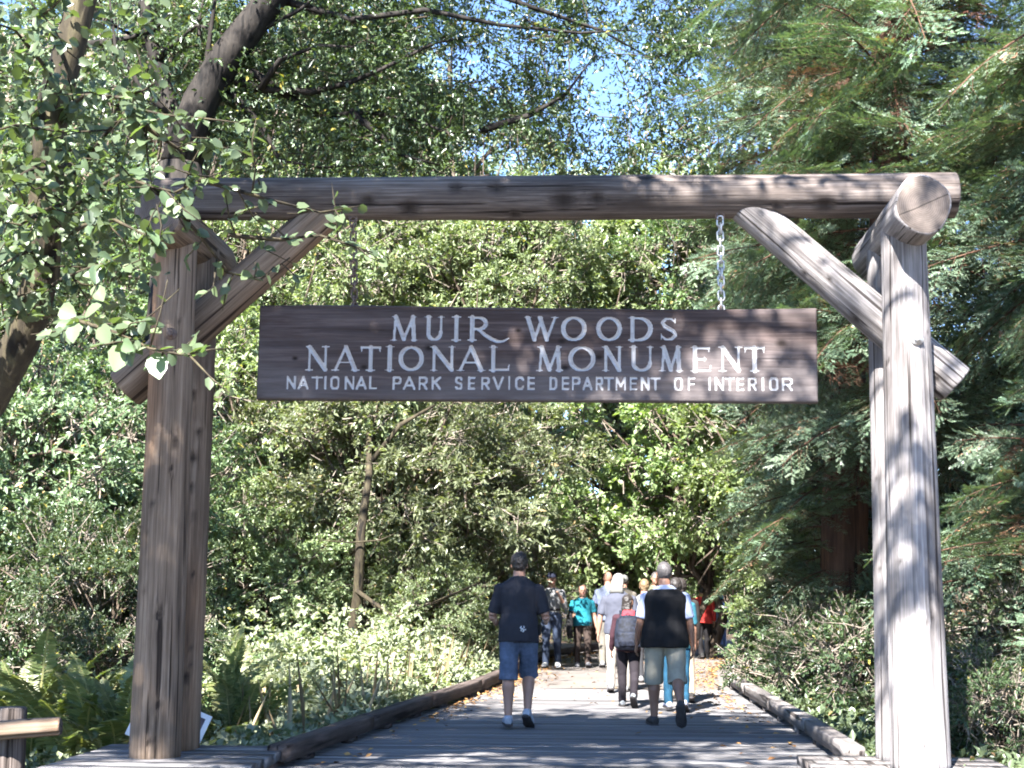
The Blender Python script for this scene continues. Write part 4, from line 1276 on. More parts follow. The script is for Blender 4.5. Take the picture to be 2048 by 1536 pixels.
# ------------------------------------------------------------------ redwoods
def bough_mesh(seed, L, mat, dens=1.0, brown=0.06):
    """a drooping redwood bough along +y: flat sprays of short needles"""
    R = np.random.RandomState(seed)
    P0, D0, U0, LEN, TB = [], [], [], [], []
    g = Geo()
    def axis(s): return np.array([0.12 * L * math.sin(s * 2.2 + seed) * s, L * s, 0.14 * L * s - 0.40 * L * s * s])
    pts = [Vector(axis(k / 8)) for k in range(9)]
    g.loft(pts, [0.016 * (1 - .85 * k / 8) + .002 for k in range(9)], 5)
    nb = int(L / 0.06 * dens)
    for k in range(nb):
        s = 0.12 + 0.88 * (k + R.uniform(0, 1)) / nb
        sd = 1 if k % 2 else -1
        bl_ = L * 0.42 * (1 - s) ** 0.7 * R.uniform(.7, 1.2) + 0.12
        a = axis(s); t = unit(axis(min(s + .02, 1.0)) - axis(s - .02))
        ang = R.uniform(.75, 1.15)
        d = unit(t * math.cos(ang) + np.array([sd, 0, 0]) * math.sin(ang) + np.array([0, 0, R.normal() * .12 - .05]))
        upv = unit(np.array([0, 0, 1.0]) + R.normal(size=3) * .25)
        side = unit(np.cross(d, upv))
        e = a + d * bl_; e[2] -= 0.18 * bl_
        g.loft([Vector(a), Vector((a + e) / 2 + np.array([0, 0, .03 * bl_])), Vector(e)], [0.004, .003, .0015], 3, cap=False)
        nt_ = max(4, int(bl_ / 0.034))
        tb = R.uniform(0, .35) if R.uniform() > brown else 0.62
        for j in range(nt_):
            u = (j + R.uniform(.2, .8)) / nt_
            p = a + (e - a) * u + np.array([0, 0, .03 * bl_ * math.sin(math.pi * u)])
            s2 = 1 if j % 2 else -1
            dd = unit(d * .75 + side * s2 * .75 + R.normal(size=3) * .14 + np.array([0, 0, -.08]))
            P0.append(p); D0.append(dd); U0.append(unit(upv + R.normal(size=3) * .2)); LEN.append((0.07 + 0.12 * (1 - u)) * R.uniform(.7, 1.25)); TB.append(tb)
        P0.append(e); D0.append(d); U0.append(upv); LEN.append(.12); TB.append(tb)
    P0, D0, U0 = np.array(P0), np.array(D0), np.array(U0); LEN = np.array(LEN); TB = np.array(TB)
    per = 9
    n = len(P0)
    s = (np.arange(per) + .5) / per
    sgn = np.where(np.arange(per) % 2, 1.0, -1.0)
    side = unit(np.cross(D0, U0))
    pp = P0[:, None] + D0[:, None] * (LEN[:, None] * s)[..., None]
    nd = D0[:, None] * .62 + side[:, None] * sgn[None, :, None] * .8 + R.normal(size=(n, per, 3)) * .12
    nd = unit(nd)
    nl = 0.038 * (1 - .35 * s)[None, :] * R.uniform(.8, 1.2, (n, per))
    wv = unit(np.cross(nd, U0[:, None])) * 0.0085
    v0 = pp - wv; v1 = pp + wv; v2 = pp + nd * nl[..., None]
    V = np.stack([v0, v1, v2], 2).reshape(-1, 3)
    T = np.arange(len(V)).reshape(-1, 3)
    tint = np.clip(TB[:, None] + R.uniform(0, .38, (n, per)) + .14 * s[None, :], 0, 1).ravel()
    me = mesh_np('bough', V, T, None, [M[mat]], False, face_attr={'tint': tint})
    wood = g.mesh('bough_stem', M['redbark'], True)
    return me, wood


BOUGH = [bough_mesh(61, 1.9, 'needle'), bough_mesh(62, 1.6, 'needle', 1.1), bough_mesh(63, 2.2, 'needle', .9, .12), bough_mesh(64, 1.35, 'needle', 1.15)]
DEAD = bough_mesh(65, 1.6, 'deadneedle', .5)


def redwood(label, x, y, top, low, nb, seed, trunk_r, spread, dead=0.12, az=None):
    R = np.random.RandomState(seed)
    bz = gz(x, y)
    root = empty('redwood_tree', (x, y, bz), label, 'tree')
    g = Geo()
    n = 14; zz = np.linspace(bz - .3, top + 3, n)
    g.loft([Vector((x + .05 * math.sin(k * 1.3 + seed), y, z)) for k, z in enumerate(zz)], [trunk_r * (1.25 if k == 0 else 1.0) * (1 - .55 * k / n) for k in range(n)], 14)
    link('trunk', g.mesh('trunk', M['redbark'], True), root, Matrix.Identity(4))
    for k in range(nb):
        z = low + (top - low) * (k + R.uniform(0, 1)) / nb
        a = R.uniform(0, 2 * math.pi) if az is None else R.uniform(*az)
        isd = R.uniform() < dead
        me, wood = DEAD if isd else BOUGH[R.randint(4)]
        s = spread * R.uniform(.75, 1.25) * (1.0 if not isd else .8)
        mw = Matrix.Translation((x + math.cos(a) * trunk_r * .6, y + math.sin(a) * trunk_r * .6, z)) @ Matrix.Rotation(a - math.pi / 2, 4, 'Z') \
            @ Matrix.Rotation(R.uniform(-.45, .3), 4, 'X') @ Matrix.Rotation(R.uniform(-.7, .7), 4, 'Y') @ Matrix.Scale(s, 4)
        o = link('bough', me, root, mw)
        link('bough_stem', wood, o, mw)
    return root


def RWp(px, Y): return at(px, 1000, Y).x
redwood('redwood with silvery boughs just outside the right post', RWp(2230, 15.8), 15.8, 8.8, -0.4, 190, 71, 0.34, 1.15, .10)
redwood('dark redwood in the shade behind the right post', RWp(1690, 22.5), 22.5, 13.0, 0.9, 150, 72, 0.40, 1.0, .10)
redwood('tall redwood with sunny boughs above the right end of the beam', RWp(1800, 18.5), 18.5, 10.5, 3.6, 130, 73, 0.36, 1.05, .10)
redwood('slender redwood at the upper right border', RWp(2190, 21), 21, 13, 2.0, 110, 74, 0.36, 1.25, .12)
redwood('distant redwood beside the patch of open sky', RWp(1590, 30), 30, 17.5, 3.0, 150, 75, 0.34, 1.1, .10)

# ------------------------------------------------------------------ alder twigs hanging in from the upper left, close to the camera
def alder_leaf_mesh(seed):
    """rounded toothed leaf, cupped, base at the origin along +y, unit length"""
    r_ = random.Random(seed)
    rows = 7
    v = []; f = []
    wmax = r_.uniform(.34, .42); cup = r_.uniform(.05, .2); bend = r_.uniform(.05, .28)
    for k in range(rows + 1):
        t = k / rows
        w = wmax * math.sin(math.pi * min(1, t ** .8 * .98 + .01)) ** .75
        w *= 1 + (.07 if k % 2 else -.05)
        z = -bend * t * t
        v += [(-w, t, z + cup * w * 1.6), (-w * .5, t, z + cup * w * .5 + .012), (0, t, z), (w * .5, t, z + cup * w * .5 + .012), (w, t, z + cup * w * 1.6)]
    for k in range(rows):
        for j in range(4):
            f.append((k * 5 + j, k * 5 + j + 1, (k + 1) * 5 + j + 1, (k + 1) * 5 + j))
    v += [(-.012, -.22, .03), (.012, -.22, .03), (.012, .02, 0), (-.012, .02, 0)]
    n = len(v); f.append((n - 4, n - 3, n - 2, n - 1))
    return mesh_np('leaf', np.array(v), None, f, [M['alder']], True, face_attr={'tint': np.full(len(f), (seed * .37) % .9)})


LEAVES = [alder_leaf_mesh(k) for k in range(8)]
R = np.random.RandomState(17)
ALY = 7.0
al_base = at(-560, 1480, 7.6)
alder = empty('alder_tree', (al_base.x, al_base.y, gz(al_base.x, al_base.y)), 'alder leaning in from the left with big pale toothed leaves', 'tree')
g = Geo()
stem_pts = [Vector((al_base.x, al_base.y, gz(al_base.x, al_base.y) - .3)), at(-260, 1150, 7.6), at(-25, 800, 7.5), at(45, 680, 7.4), at(85, 550, 7.3), at(92, 390, 7.2), at(104, 215, 7.2), at(140, 95, 7.2), at(172, -30, 7.2), at(210, -200, 7.1)]
g.loft(stem_pts, [.16, .13, .105, .095, .09, .086, .084, .08, .07, .05], 12)
tw_paths = [
    [(60, 640, 7.4), (110, 628, 6.8), (150, 640, 6.4), (200, 655, 6.2), (250, 672, 6.1), (300, 697, 6.0), (360, 709, 6.0), (410, 703, 6.0)],
    [(70, 600, 7.4), (120, 560, 6.8), (180, 535, 6.4), (230, 520, 6.2)],
    [(140, 420, 7.2), (190, 380, 6.8), (240, 350, 6.5), (300, 372, 6.4), (350, 385, 6.4), (400, 360, 6.4), (440, 345, 6.4)],
    [(150, 350, 7.2), (210, 270, 6.7), (260, 215, 6.4), (330, 230, 6.3), (400, 236, 6.3)],
    [(140, 300, 7.2), (90, 260, 6.6), (30, 250, 6.3), (-40, 270, 6.2)],
    [(130, 220, 7.2), (170, 190, 6.8), (240, 195, 6.5), (290, 180, 6.4), (310, 165, 6.3)],
    [(120, 180, 7.2), (80, 120, 6.5), (30, 60, 6.2), (-30, 40, 6.1)],
    [(110, 60, 7.2), (60, 45, 6.4), (100, 20, 6.2), (130, -10, 6.1)],
    [(100, 560, 7.3), (60, 500, 6.7), (20, 520, 6.4), (-40, 560, 6.3)],
    [(120, 480, 7.3), (170, 450, 6.7), (230, 440, 6.4), (290, 470, 6.3), (330, 500, 6.3)],
    [(70, 640, 7.4), (30, 600, 6.8), (0, 560, 6.5), (-30, 600, 6.4)],
    [(140, 330, 7.2), (60, 340, 6.6), (10, 370, 6.4), (-50, 400, 6.3)],
    [(150, 400, 7.2), (90, 420, 6.6), (40, 450, 6.4), (-20, 440, 6.3)],
    [(300, 372, 6.4), (345, 410, 6.5), (400, 470, 6.6), (455, 545, 6.8), (520, 560, 6.9), (580, 515, 6.9)],
    [(400, 360, 6.4), (470, 380, 6.6), (540, 400, 6.7), (640, 425, 6.9), (720, 412, 7.0)],
    [(455, 470, 6.7), (560, 480, 6.9), (640, 470, 7.0), (700, 490, 7.0), (745, 505, 7.0)],
    [(260, 215, 6.4), (300, 260, 6.4), (360, 300, 6.5), (440, 290, 6.6), (500, 310, 6.6), (520, 370, 6.6)],
]
spine = []
for tp in tw_paths:
    pts_ = [at(*p) for p in tp]
    g.loft(pts_, [.013 - .0095 * k / (len(pts_) - 1) for k in range(len(pts_))], 5)
    spine.append(pts_)
    for k in range(1, len(pts_)):                                   # side twigs
        for _ in range(2):
            d = Vector(R.normal(size=3) * np.array([.5, .8, .5])); d.z -= .05
            a = pts_[k - 1].lerp(pts_[k], R.uniform())
            b = a + d.normalized() * R.uniform(.12, .34)
            mid_ = (a + b) / 2 + Vector(R.normal(size=3) * .015)
            g.loft([a, mid_, b], [.005, .004, .0022], 4)
            spine.append([a, mid_, b])
link('trunk', g.mesh('trunk', M['mossbark'], True), alder, Matrix.Identity(4))


def put_leaf(p, d, nrm, s):
    y_ = Vector(d).normalized(); z_ = Vector(nrm); z_ = (z_ - y_ * z_.dot(y_)).normalized(); x_ = y_.cross(z_)
    mw = Matrix(((x_.x, y_.x, z_.x, p.x), (x_.y, y_.y, z_.y, p.y), (x_.z, y_.z, z_.z, p.z), (0, 0, 0, 1))) @ Matrix.Scale(s, 4)
    link('leaf', LEAVES[R.randint(8)], alder, mw)


n_leaf = 0
for px, py, dpx, dpy, s in ((243, 690, -.25, 1, .10), (312, 705, .1, 1, .105), (285, 668, .8, -.1, .085), (200, 650, .4, 1, .085), (170, 630, .6, -.5, .08), (120, 618, 1, .4, .075), (150, 645, -.2, 1, .08), (262, 690, -.1, 1, .085)):
    p = at(px, py, 6.05); q_ = at(px + dpx * 40, py + dpy * 40, 6.0)
    put_leaf(p, q_ - p, Vector((R.uniform(-.7, .5), R.uniform(-.8, -.2), R.uniform(.1, .9))), s * 1.25); n_leaf += 1
cand = []
for si, sp in enumerate(spine):
    L = sum((sp[k + 1] - sp[k]).length for k in range(len(sp) - 1))
    for _ in range(max(3, int(L / .038))):
        k = R.randint(len(sp) - 1); t = R.uniform(.1, 1.0)
        cand.append((sp[k].lerp(sp[k + 1], t), sp[k + 1] - sp[k]))
R.shuffle(cand)
small_leaf = []
def proj(p):
    q_ = RCAM.transposed() @ (Vector(p) - CAM)
    return 1024 + F_PX * q_.x / -q_.z, 768 - F_PX * q_.y / -q_.z
for p, t in cand:
    d = t.normalized() * .5 + Vector(R.normal(size=3) * np.array([.8, .6, .5])); d.z -= .3
    nn = Vector(R.normal(size=3) * .5) + Vector((-.1, -.45, .75))
    sx_, sy_ = proj(p)
    if sx_ > 300 and sy_ > 330 and R.uniform() < .45: continue
    if n_leaf < 300 and -40 < sx_ and -40 < sy_:
        s_ = R.choice([R.uniform(.04, .07), R.uniform(.07, .1)]) if sx_ < 420 else R.uniform(.04, .06)
        put_leaf(p, d, nn, s_); n_leaf += 1
    else:
        small_leaf.append((p, d, nn, R.uniform(.05, .08)))
# the smaller leaf mass behind them
extra = []
for _ in range(5200):
    px, py = R.uniform(-160, 330), R.uniform(-60, 640)
    keep = np.interp(px, [-160, 150, 260, 340], [1, .9, .4, .05]) * np.interp(py, [0, 180, 330, 480, 560, 640], [.35, .5, 1, 1, .6, .15])
    if R.uniform() > keep: continue
    p = at(px, py, R.uniform(6.8, 8.4))
    extra.append((p, Vector(R.normal(size=3)) + Vector((.2, 0, -.4)), Vector(R.normal(size=3) * .5) + Vector((-.1, -.35, .8)), R.uniform(.035, .085)))
allx = small_leaf + extra
pa = np.array([tuple(e[0]) for e in allx]); da = np.array([tuple(e[1]) for e in allx]); na = np.array([tuple(e[2]) for e in allx]); sa = np.array([e[3] for e in allx])
lv = link('leaves', leaf6_mesh('leaves', pa, da, na, sa, sa * .7, R.uniform(.0, .6, len(sa)) ** 1.3, M['alder']), alder, Matrix.Identity(4))
lv['kind'] = 'stuff'

# ------------------------------------------------------------------ ferns
def frond_mesh(seed, curl=.5, npin=38):
    R = np.random.RandomState(seed)
    P, A, N_, L_, W_ = [], [], [], [], []
    g = []
    def ax(s): return np.array([0.0, s * (1 - .22 * curl * s), s * .62 - curl * .78 * s * s])
    for k in range(npin):
        s = .12 + .86 * k / npin
        t = unit(ax(s + .02) - ax(s - .02))
        for sd in (-1, 1):
            d = unit(np.array([sd, 0, 0]) + t * .35 + R.normal(size=3) * .08)
            P.append(ax(s)); A.append(d); N_.append(np.cross(t, d) * sd * -1 + R.normal(size=3) * .1)
            L_.append(.115 * math.sin(math.pi * (s * .86 + .12)) ** .7 * R.uniform(.85, 1.1)); W_.append(.03)
    V, T = leaf_arrays(np.array(P), np.array(A), np.array(N_), np.array(L_), np.array(W_), .1, .12)
    st = []
    for k in range(10):
        a, b = ax(k / 10), ax((k + 1) / 10)
        n0 = len(V) + len(st)
        st += [a + [-.006, 0, 0], a + [.006, 0, 0], b + [.006, 0, 0], b + [-.006, 0, 0]]
    ns = np.arange(10)[:, None] * 4 + len(V)
    V = np.concatenate([V, np.array(st)])
    T2 = np.concatenate([ns + [0, 1, 2], ns + [0, 2, 3]])
    tint = np.concatenate([np.repeat(R.uniform(.2, .8, len(P)), 2), np.full(len(T2), .9)])
    return mesh_np('frond', V, np.concatenate([T, T2]), None, [M['fern']], False, face_attr={'tint': tint})


FR = [frond_mesh(k, c_) for k, c_ in ((1, .45), (2, .7), (3, .95), (4, .6))]


def fern(label, px, py, Y, n, size, seed, upright=.5):
    R = np.random.RandomState(seed)
    p = at(px, py, Y); p.z = gz(p.x, p.y) - .03
    root = empty('sword_fern', p, label, 'fern')
    for k in range(n):
        a = 2 * math.pi * (k + R.uniform(-.3, .3)) / n
        mw = Matrix.Translation(p) @ Matrix.Rotation(a, 4, 'Z') @ Matrix.Rotation(R.uniform(.5, upright + .3), 4, 'X') @ Matrix.Rotation(R.uniform(-.25, .25), 4, 'Y') @ Matrix.Scale(size * R.uniform(.7, 1.15), 4)
        link('frond', FR[R.randint(4)], root, mw)


fern('tall yellow green sword fern left of the left post', 175, 1500, 13.6, 30, 1.6, 81, 1.0)
fern('sword fern at the left border behind the wooden railing', 60, 1500, 14.4, 26, 1.5, 82, 1.0)
fern('shaded sword fern hugging the outside of the left post', 240, 1530, 13.1, 20, 1.35, 83, 1.0)
fern('bright sword fern just inside the left post', 470, 1440, 15.6, 24, 1.45, 84, 1.0)
fern('small fern beside the bright sword fern', 560, 1400, 18.5, 16, 1.1, 85, .9)
fern('pale fern in the shade right of the right post', 1960, 1500, 13.4, 14, .7, 86, .5)

# ------------------------------------------------------------------ ground cover, litter, dry stalks: uncountable
def cover(name, label, cat, region, n, hgt, ln, wd, mat, seed, per=7, up=.9, tl=.22):
    """region(R, n) -> x, y arrays"""
    R = np.random.RandomState(seed)
    x, y, k = region(R, n)
    z = ground_z(x, y)
    h = hgt * R.uniform(0, 1, len(x)) ** .8 * k
    org = np.stack([x, y, z + h], -1)
    d = R.normal(size=org.shape); d[:, 2] = np.abs(d[:, 2]) * .7 + .2
    data = twigs_to_leaves(R, org, d, R.uniform(.5, 1.2, len(x)) * tl, per, ln, wd, up)
    o = link(name, leaf_mesh(name, *data, M[mat]))
    return tag(o, label, cat, kind='stuff')


def reg_left(R, n):
    y = R.uniform(12.6, 30, n); d = R.exponential(1.5, n) + .12
    x = left_edge(y) - .15 - d
    k = .25 + .9 * np.clip(d / 1.4, 0, 1) * (1 + vnoise(x, y, .8, 9))
    k = k * np.clip((y - 14.5) / 3, .22, 1)
    return x, y, k
cover('bramble_undergrowth', 'pale sunlit bramble and nettle growing beside the left kerb', 'undergrowth', reg_left, 9500, 1.05, .07, .045, 'bramble', 91)


def reg_left2(R, n):
    y = R.uniform(9, 32, n); x = left_edge(y) - 2.2 - R.uniform(0, 9, n)
    return x, y, (.6 + .8 * (vnoise(x, y, 1.3, 4) + .5)) * np.where(y < 16.5, .16, 1.0)
cover('ground_ivy_undergrowth', 'green leafy undergrowth covering the left bank', 'undergrowth', reg_left2, 8000, .9, .085, .045, 'green', 92)


def reg_right(R, n):
    y = R.uniform(10.5, 34, n); d = R.exponential(2.2, n) + .15
    x = right_edge(y) + .2 + d
    return x, y, .25 + .7 * np.clip(d / 2, 0, 1) * (1 + vnoise(x, y, 1.0, 6)) * np.clip((y - 12) / 6, .3, 1)
cover('shade_undergrowth', 'dark low undergrowth between the right kerb and the redwoods', 'undergrowth', reg_right, 7000, .9, .075, .04, 'bay', 93)


def litter(n, seed):
    R = np.random.RandomState(seed)
    y = R.uniform(11.8, 40, n)
    L, Rr = left_edge(y), right_edge(y)
    m_ = R.uniform(size=n)
    e = R.exponential(.16, n)
    x = np.where(m_ < .42, L + .12 + e, np.where(m_ < .72, Rr - .12 - e * 1.6, L + (Rr - L) * R.uniform(size=n)))
    keep = (m_ < .72) | (R.uniform(size=n) < .35)
    far = np.clip((y - 15) / 8, .08, 1)
    keep &= R.uniform(size=n) < far
    x, y = x[keep], y[keep]
    n = len(x)
    p = np.stack([x, y, np.full(n, .012) + R.uniform(0, .02, n)], -1)
    ax_ = R.normal(size=(n, 3)); ax_[:, 2] *= .15
    nn = np.tile([[0, 0, 1.]], (n, 1)) + R.normal(size=(n, 3)) * .25
    s = R.uniform(.05, .10, n)
    return leaf_mesh('fallen_leaves', p, ax_, nn, s, s * .5, R.uniform(0, 1, n), M['litter'], .08)
tag(link('fallen_leaves', litter(5200, 95)), 'orange brown fallen leaves scattered along the trail edges', 'leaf litter', kind='stuff')
R = np.random.RandomState(96)
n = 3200
y = R.uniform(10.5, 30, n); x = right_edge(y) + .3 + R.exponential(2.0, n)
p = np.stack([x, y, ground_z(x, y) + .015 + R.uniform(0, .03, n)], -1)
ax_ = R.normal(size=(n, 3)); ax_[:, 2] *= .2
s = R.uniform(.06, .14, n)
tag(link('duff_litter', leaf_mesh('duff_litter', p, ax_, np.tile([[0, 0, 1.]], (n, 1)) + R.normal(size=(n, 3)) * .3, s, s * .3, R.uniform(0, .8, n), M['litter'], .08)), 'brown redwood needle litter on the ground right of the boardwalk', 'leaf litter', kind='stuff')
# dry stalks in the bramble
n = 420
y = R.uniform(15, 27, n); x = left_edge(y) - .4 - R.exponential(1.3, n)
p = np.stack([x, y, ground_z(x, y)], -1)
ax_ = R.normal(size=(n, 3)) * .28; ax_[:, 2] = 1
tag(link('dry_grass', leaf_mesh('dry_grass', p, ax_, R.normal(size=(n, 3)), R.uniform(.5, 1.1, n), np.full(n, .003), R.uniform(0, 1, n), M['straw'], .05)), 'straw coloured dry grass stalks standing in the bramble', 'grass', kind='stuff')

# ------------------------------------------------------------------ railing, leaning board
rp = at(30, 1480, 11.9)
rail = empty('wooden_railing', (rp.x, rp.y, gz(rp.x, rp.y)), 'short rustic log railing at the lower left border', 'railing')
b0 = at(18, 1540, 11.9); b0.z = gz(b0.x, b0.y) - .3
make_log('post', b0, at(22, 1418, 11.9), .13, .125, M['beam'], rail, (), 21, wob=.006)
make_log('rail', at(-420, 1490, 11.6), at(118, 1452, 11.7), .075, .07, M['post'], rail, (), 22, wob=.006)
b1 = at(-330, 1540, 11.8); b1.z = gz(b1.x, b1.y) - .3
make_log('post', b1, at(-330, 1430, 11.8), .12, .12, M['beam'], rail, (), 23, wob=.006)

# small white-bordered board leaning behind the left posts, tipped to one side
M['white'] = plain_mat('white_board', (0.72, 0.72, 0.73), .5, .4, .06)
M['print'] = plain_mat('dark_print', (0.10, 0.075, 0.085), .5, .4, .3, 9.0)
pc = on_gate(331, 1448, 0.90)
lb = empty('leaning_board', pc, 'white bordered notice board tipped sideways behind the left posts', 'sign')
rot = Matrix(((UAX.x, WAX.x, 0, 0), (UAX.y, WAX.y, 0, 0), (0, 0, 1, 0), (0, 0, 0, 1)))
mw = Matrix.Translation(pc) @ rot @ Matrix.Rotation(math.radians(-14), 4, 'X') @ Matrix.Rotation(math.radians(21), 4, 'Y')
g = Geo(); g.box((.03, 0, 0), (.62, .018, .40), jit=.001); link('panel', g.mesh('panel', M['white']), lb, mw)
g = Geo(); g.box((.03, -.0115, 0), (.54, .004, .32)); link('printed_sheet', g.mesh('printed_sheet', M['print']), lb, mw)
g = Geo()
g.box((-.2, .03, -.3), (.05, .04, .62)); link('stake', g.mesh('stake', M['kerb']), lb, mw)

# ------------------------------------------------------------------ people
def cloth(name, col, var=.12, rough=.85): return plain_mat(name, col, rough, .2, var, 14.0, bmp=.25)


SKIN = plain_mat('skin', (0.27, 0.15, 0.105), .5, .35, .08, 9.0)
SKIN2 = plain_mat('tanned_skin', (0.20, 0.105, 0.07), .5, .35, .08, 9.0)
HAIR_D = plain_mat('dark_hair', (0.018, 0.014, 0.012), .55, .4, .4, 60.0)
HAIR_G = plain_mat('grey_hair', (0.055, 0.05, 0.05), .6, .3, .35, 60.0)
HAIR_B = plain_mat('blond_hair', (0.12, 0.08, 0.042), .55, .4, .3, 60.0)
EYE = plain_mat('dark_eye', (0.02, 0.015, 0.012), .3, .5, .1)
LIP = plain_mat('lip', (0.32, 0.12, 0.10), .5, .3, .1)
RUB = plain_mat('dark_rubber', (0.035, 0.03, 0.03), .75, .3, .3, 40.0)
BAKE = []                                                           # objects whose modifiers are applied at the end
clouds = bpy.data.textures.new('folds', 'CLOUDS'); clouds.noise_scale = 0.16
strands = bpy.data.textures.new('strands', 'CLOUDS'); strands.noise_scale = 0.03


def skin_obj(name, g, mat, parent, voxel, smooth=4, fold=0.0):
    o = link(name, g.mesh(name, mat, True), parent, local_mat=Matrix.Identity(4))
    m = o.modifiers.new('remesh', 'REMESH'); m.mode = 'VOXEL'; m.voxel_size = voxel; m.use_smooth_shade = True
    if smooth:
        m = o.modifiers.new('smooth', 'SMOOTH'); m.iterations = smooth; m.factor = .5
    if fold:
        m = o.modifiers.new('folds', 'DISPLACE'); m.texture = strands if name == 'hair' else clouds; m.strength = fold; m.mid_level = .5; m.texture_coords = 'LOCAL'
    BAKE.append(o)
    return o


TOR = [(-.11, .085, .08, 0), (-.04, .165, .115, -.012), (.04, .165, .115, -.012), (.14, .152, .11, 0), (.26, .165, .12, .004),
       (.37, .178, .122, .0), (.43, .168, .108, -.01), (.475, .135, .09, -.015), (.505, .09, .076, -.014), (.53, .066, .068, -.008), (.585, .062, .066, .006)]


def person(label, px, py, H, heading, top, bottom, shoes=(0.35, 0.35, 0.36), hair=HAIR_D, hair_kind='short', skin=SKIN,
           legs=((8, 6, 0), (-10, 12, -12)), arms=((8, 10, 18), (-6, 10, 15)), lean=3.0, girth=1.0, vox=.012, sleeve=.62, hem=-.10, tuck=False,
           vest=None, short=False, belt=None, Y=None, turn=0.0, name='person', sole=None):
    base = on_z(px, py, 0.0) if Y is None else Vector((at(px, 1176, Y).x, Y, 0.0))
    k = H / 1.745
    root = empty(name, base, label, 'person', rz=-heading)
    HIP = 0.93
    HS = 1.07
    up = Vector((0, 0, 1))
    RL = Matrix.Rotation(-math.radians(lean), 3, 'X')
    dr, da = math.radians, lambda a: (math.sin(math.radians(a)), math.cos(math.radians(a)))
    # legs: (hip flex, knee flex, foot pitch) for right then left
    J = {}
    low = 9.0
    for i, s in ((0, 1), (1, -1)):
        hf, kf, fp = legs[i]
        h = Vector((s * .092 * max(1, girth * .95), 0, -.03))
        t = Vector((s * .015, da(hf)[0], -da(hf)[1])).normalized(); kn = h + t * .43
        c_ = Vector((-s * .01, da(hf - kf)[0], -da(hf - kf)[1])).normalized(); an = kn + c_ * .405
        f = Vector((s * .12, da(90 + fp)[0], -da(90 + fp)[1])).normalized()
        u = (up - f * f.dot(up)).normalized() if abs(f.z) < .97 else (c_ * -1 - f * f.dot(c_ * -1)).normalized()
        heel = an - u * .062 - f * .055; toe = an - u * .075 + f * .19
        J[i] = (h, kn, an, f, u)
        low = min(low, heel.z - .02, toe.z - .012)
    S = Matrix.Scale(k, 4) @ Matrix.Translation((0, 0, -low))
    def fin(g): g.v = [tuple(S @ Vector(p)) for p in g.v]; return g
    # arms: (forward flex, abduction, elbow)
    A = {}
    for i, s in ((0, 1), (1, -1)):
        ff, ab, el = arms[i][:3]
        inn = arms[i][3] if len(arms[i]) > 3 else 0
        sh_ = RL @ Vector((s * .187 * (1 + (girth - 1) * .4), -.012, .408))
        d = Vector((s * math.sin(dr(ab)), da(ff)[0] * math.cos(dr(ab)), -da(ff)[1] * math.cos(dr(ab)))).normalized()
        eb = sh_ + d * .285
        e = Vector((s * math.sin(dr(ab)) * .5 - s * math.sin(dr(inn)), da(ff + el)[0], -da(ff + el)[1])).normalized()
        wr = eb + e * .25
        A[i] = (sh_, d, eb, e, wr)
    hc = RL @ Vector((0, .016, .655))
    # ---- body, one surface
    g = Geo()
    g.loft([RL @ Vector((0, y_, z)) for z, rx, ry, y_ in TOR], [(rx * (girth if z < .45 else 1), ry * (girth if z < .45 else 1)) for z, rx, ry, y_ in TOR], 18, (1, 0, 0))
    RT = RL @ Matrix.Rotation(turn, 3, 'Z')
    g.ball(hc + RL @ Vector((0, -.006, .02)), (.081, .1, .105), 16, RT)
    g.ball(hc + RT @ Vector((0, .025, -.045)), (.062, .07, .075), 14, RT)
    g.ball(hc + RT @ Vector((0, .108, -.012)), (.013, .018, .024), 8, RT)
    g.ball(hc + RT @ Vector((0, .078, .028)), (.05, .02, .014), 10, RT)
    g.ball(hc + RT @ Vector((0, .075, -.085)), (.026, .022, .02), 8, RT)
    for s in (1, -1):
        g.ball(hc + RT @ Vector((s * .077, -.01, -.008)), (.012, .024, .034), 8, RT)
    for i, s in ((0, 1), (1, -1)):
        sh_, d, eb, e, wr = A[i]
        g.ball(sh_, .05, 10)
        g.loft([sh_, sh_ + d * .1, eb - d * .02, eb], [.048, .048, .042, .04], 10)
        g.loft([eb, eb + e * .07, wr], [.041, .044, .028], 10)
        # hand: palm, four fingers, thumb
        n_ = Vector((s, 0, 0)); n_ = (n_ - e * n_.dot(e)).normalized()      # back of the hand faces out
        w_ = e.cross(n_)
        if w_.y < 0: w_ = -w_
        pe = wr + e * .088
        g.loft([wr - e * .01, wr + e * .03, pe], [(.027, .017), (.041, .016), (.042, .013)], 10, w_)
        for q_, (o_, L_) in enumerate(((.032, .068), (.011, .078), (-.011, .072), (-.032, .055))):
            b0 = pe + w_ * o_ - e * .012
            b1 = b0 + (e * .9 - n_ * .25).normalized() * L_ * .55
            b2 = b1 + (e * .6 - n_ * .75).normalized() * L_ * .5
            g.loft([b0, b1, b2], [.0095, .009, .0075], 7)
        t0 = wr + e * .025 + w_ * .032
        g.loft([t0, t0 + (e * .6 + w_ * .7).normalized() * .035, t0 + (e * .6 + w_ * .7).normalized() * .035 + (e * .9 - n_ * .2).normalized() * .032], [.012, .011, .009], 7)
    for i in (0, 1):
        h, kn, an, f, u = J[i]
        mid = (kn + an) / 2
        g.loft([h + Vector((0, 0, .03)), h.lerp(kn, .4), kn], [.088 * girth ** .6, .078 * girth ** .5, .054] if short else [.075, .065, .046], 12)
        back = -f + u * u.dot(f); back = Vector((0, -1, 0)) if True else back
        cdir = (an - kn).normalized(); bk2 = (Vector((0, -1, 0)) - cdir * cdir.y * -1).normalized()
        g.loft([kn, kn.lerp(an, .28) + bk2 * .012, kn.lerp(an, .6), an], [.058, .067, .05, .038] if short else [.045, .046, .04, .034], 12)
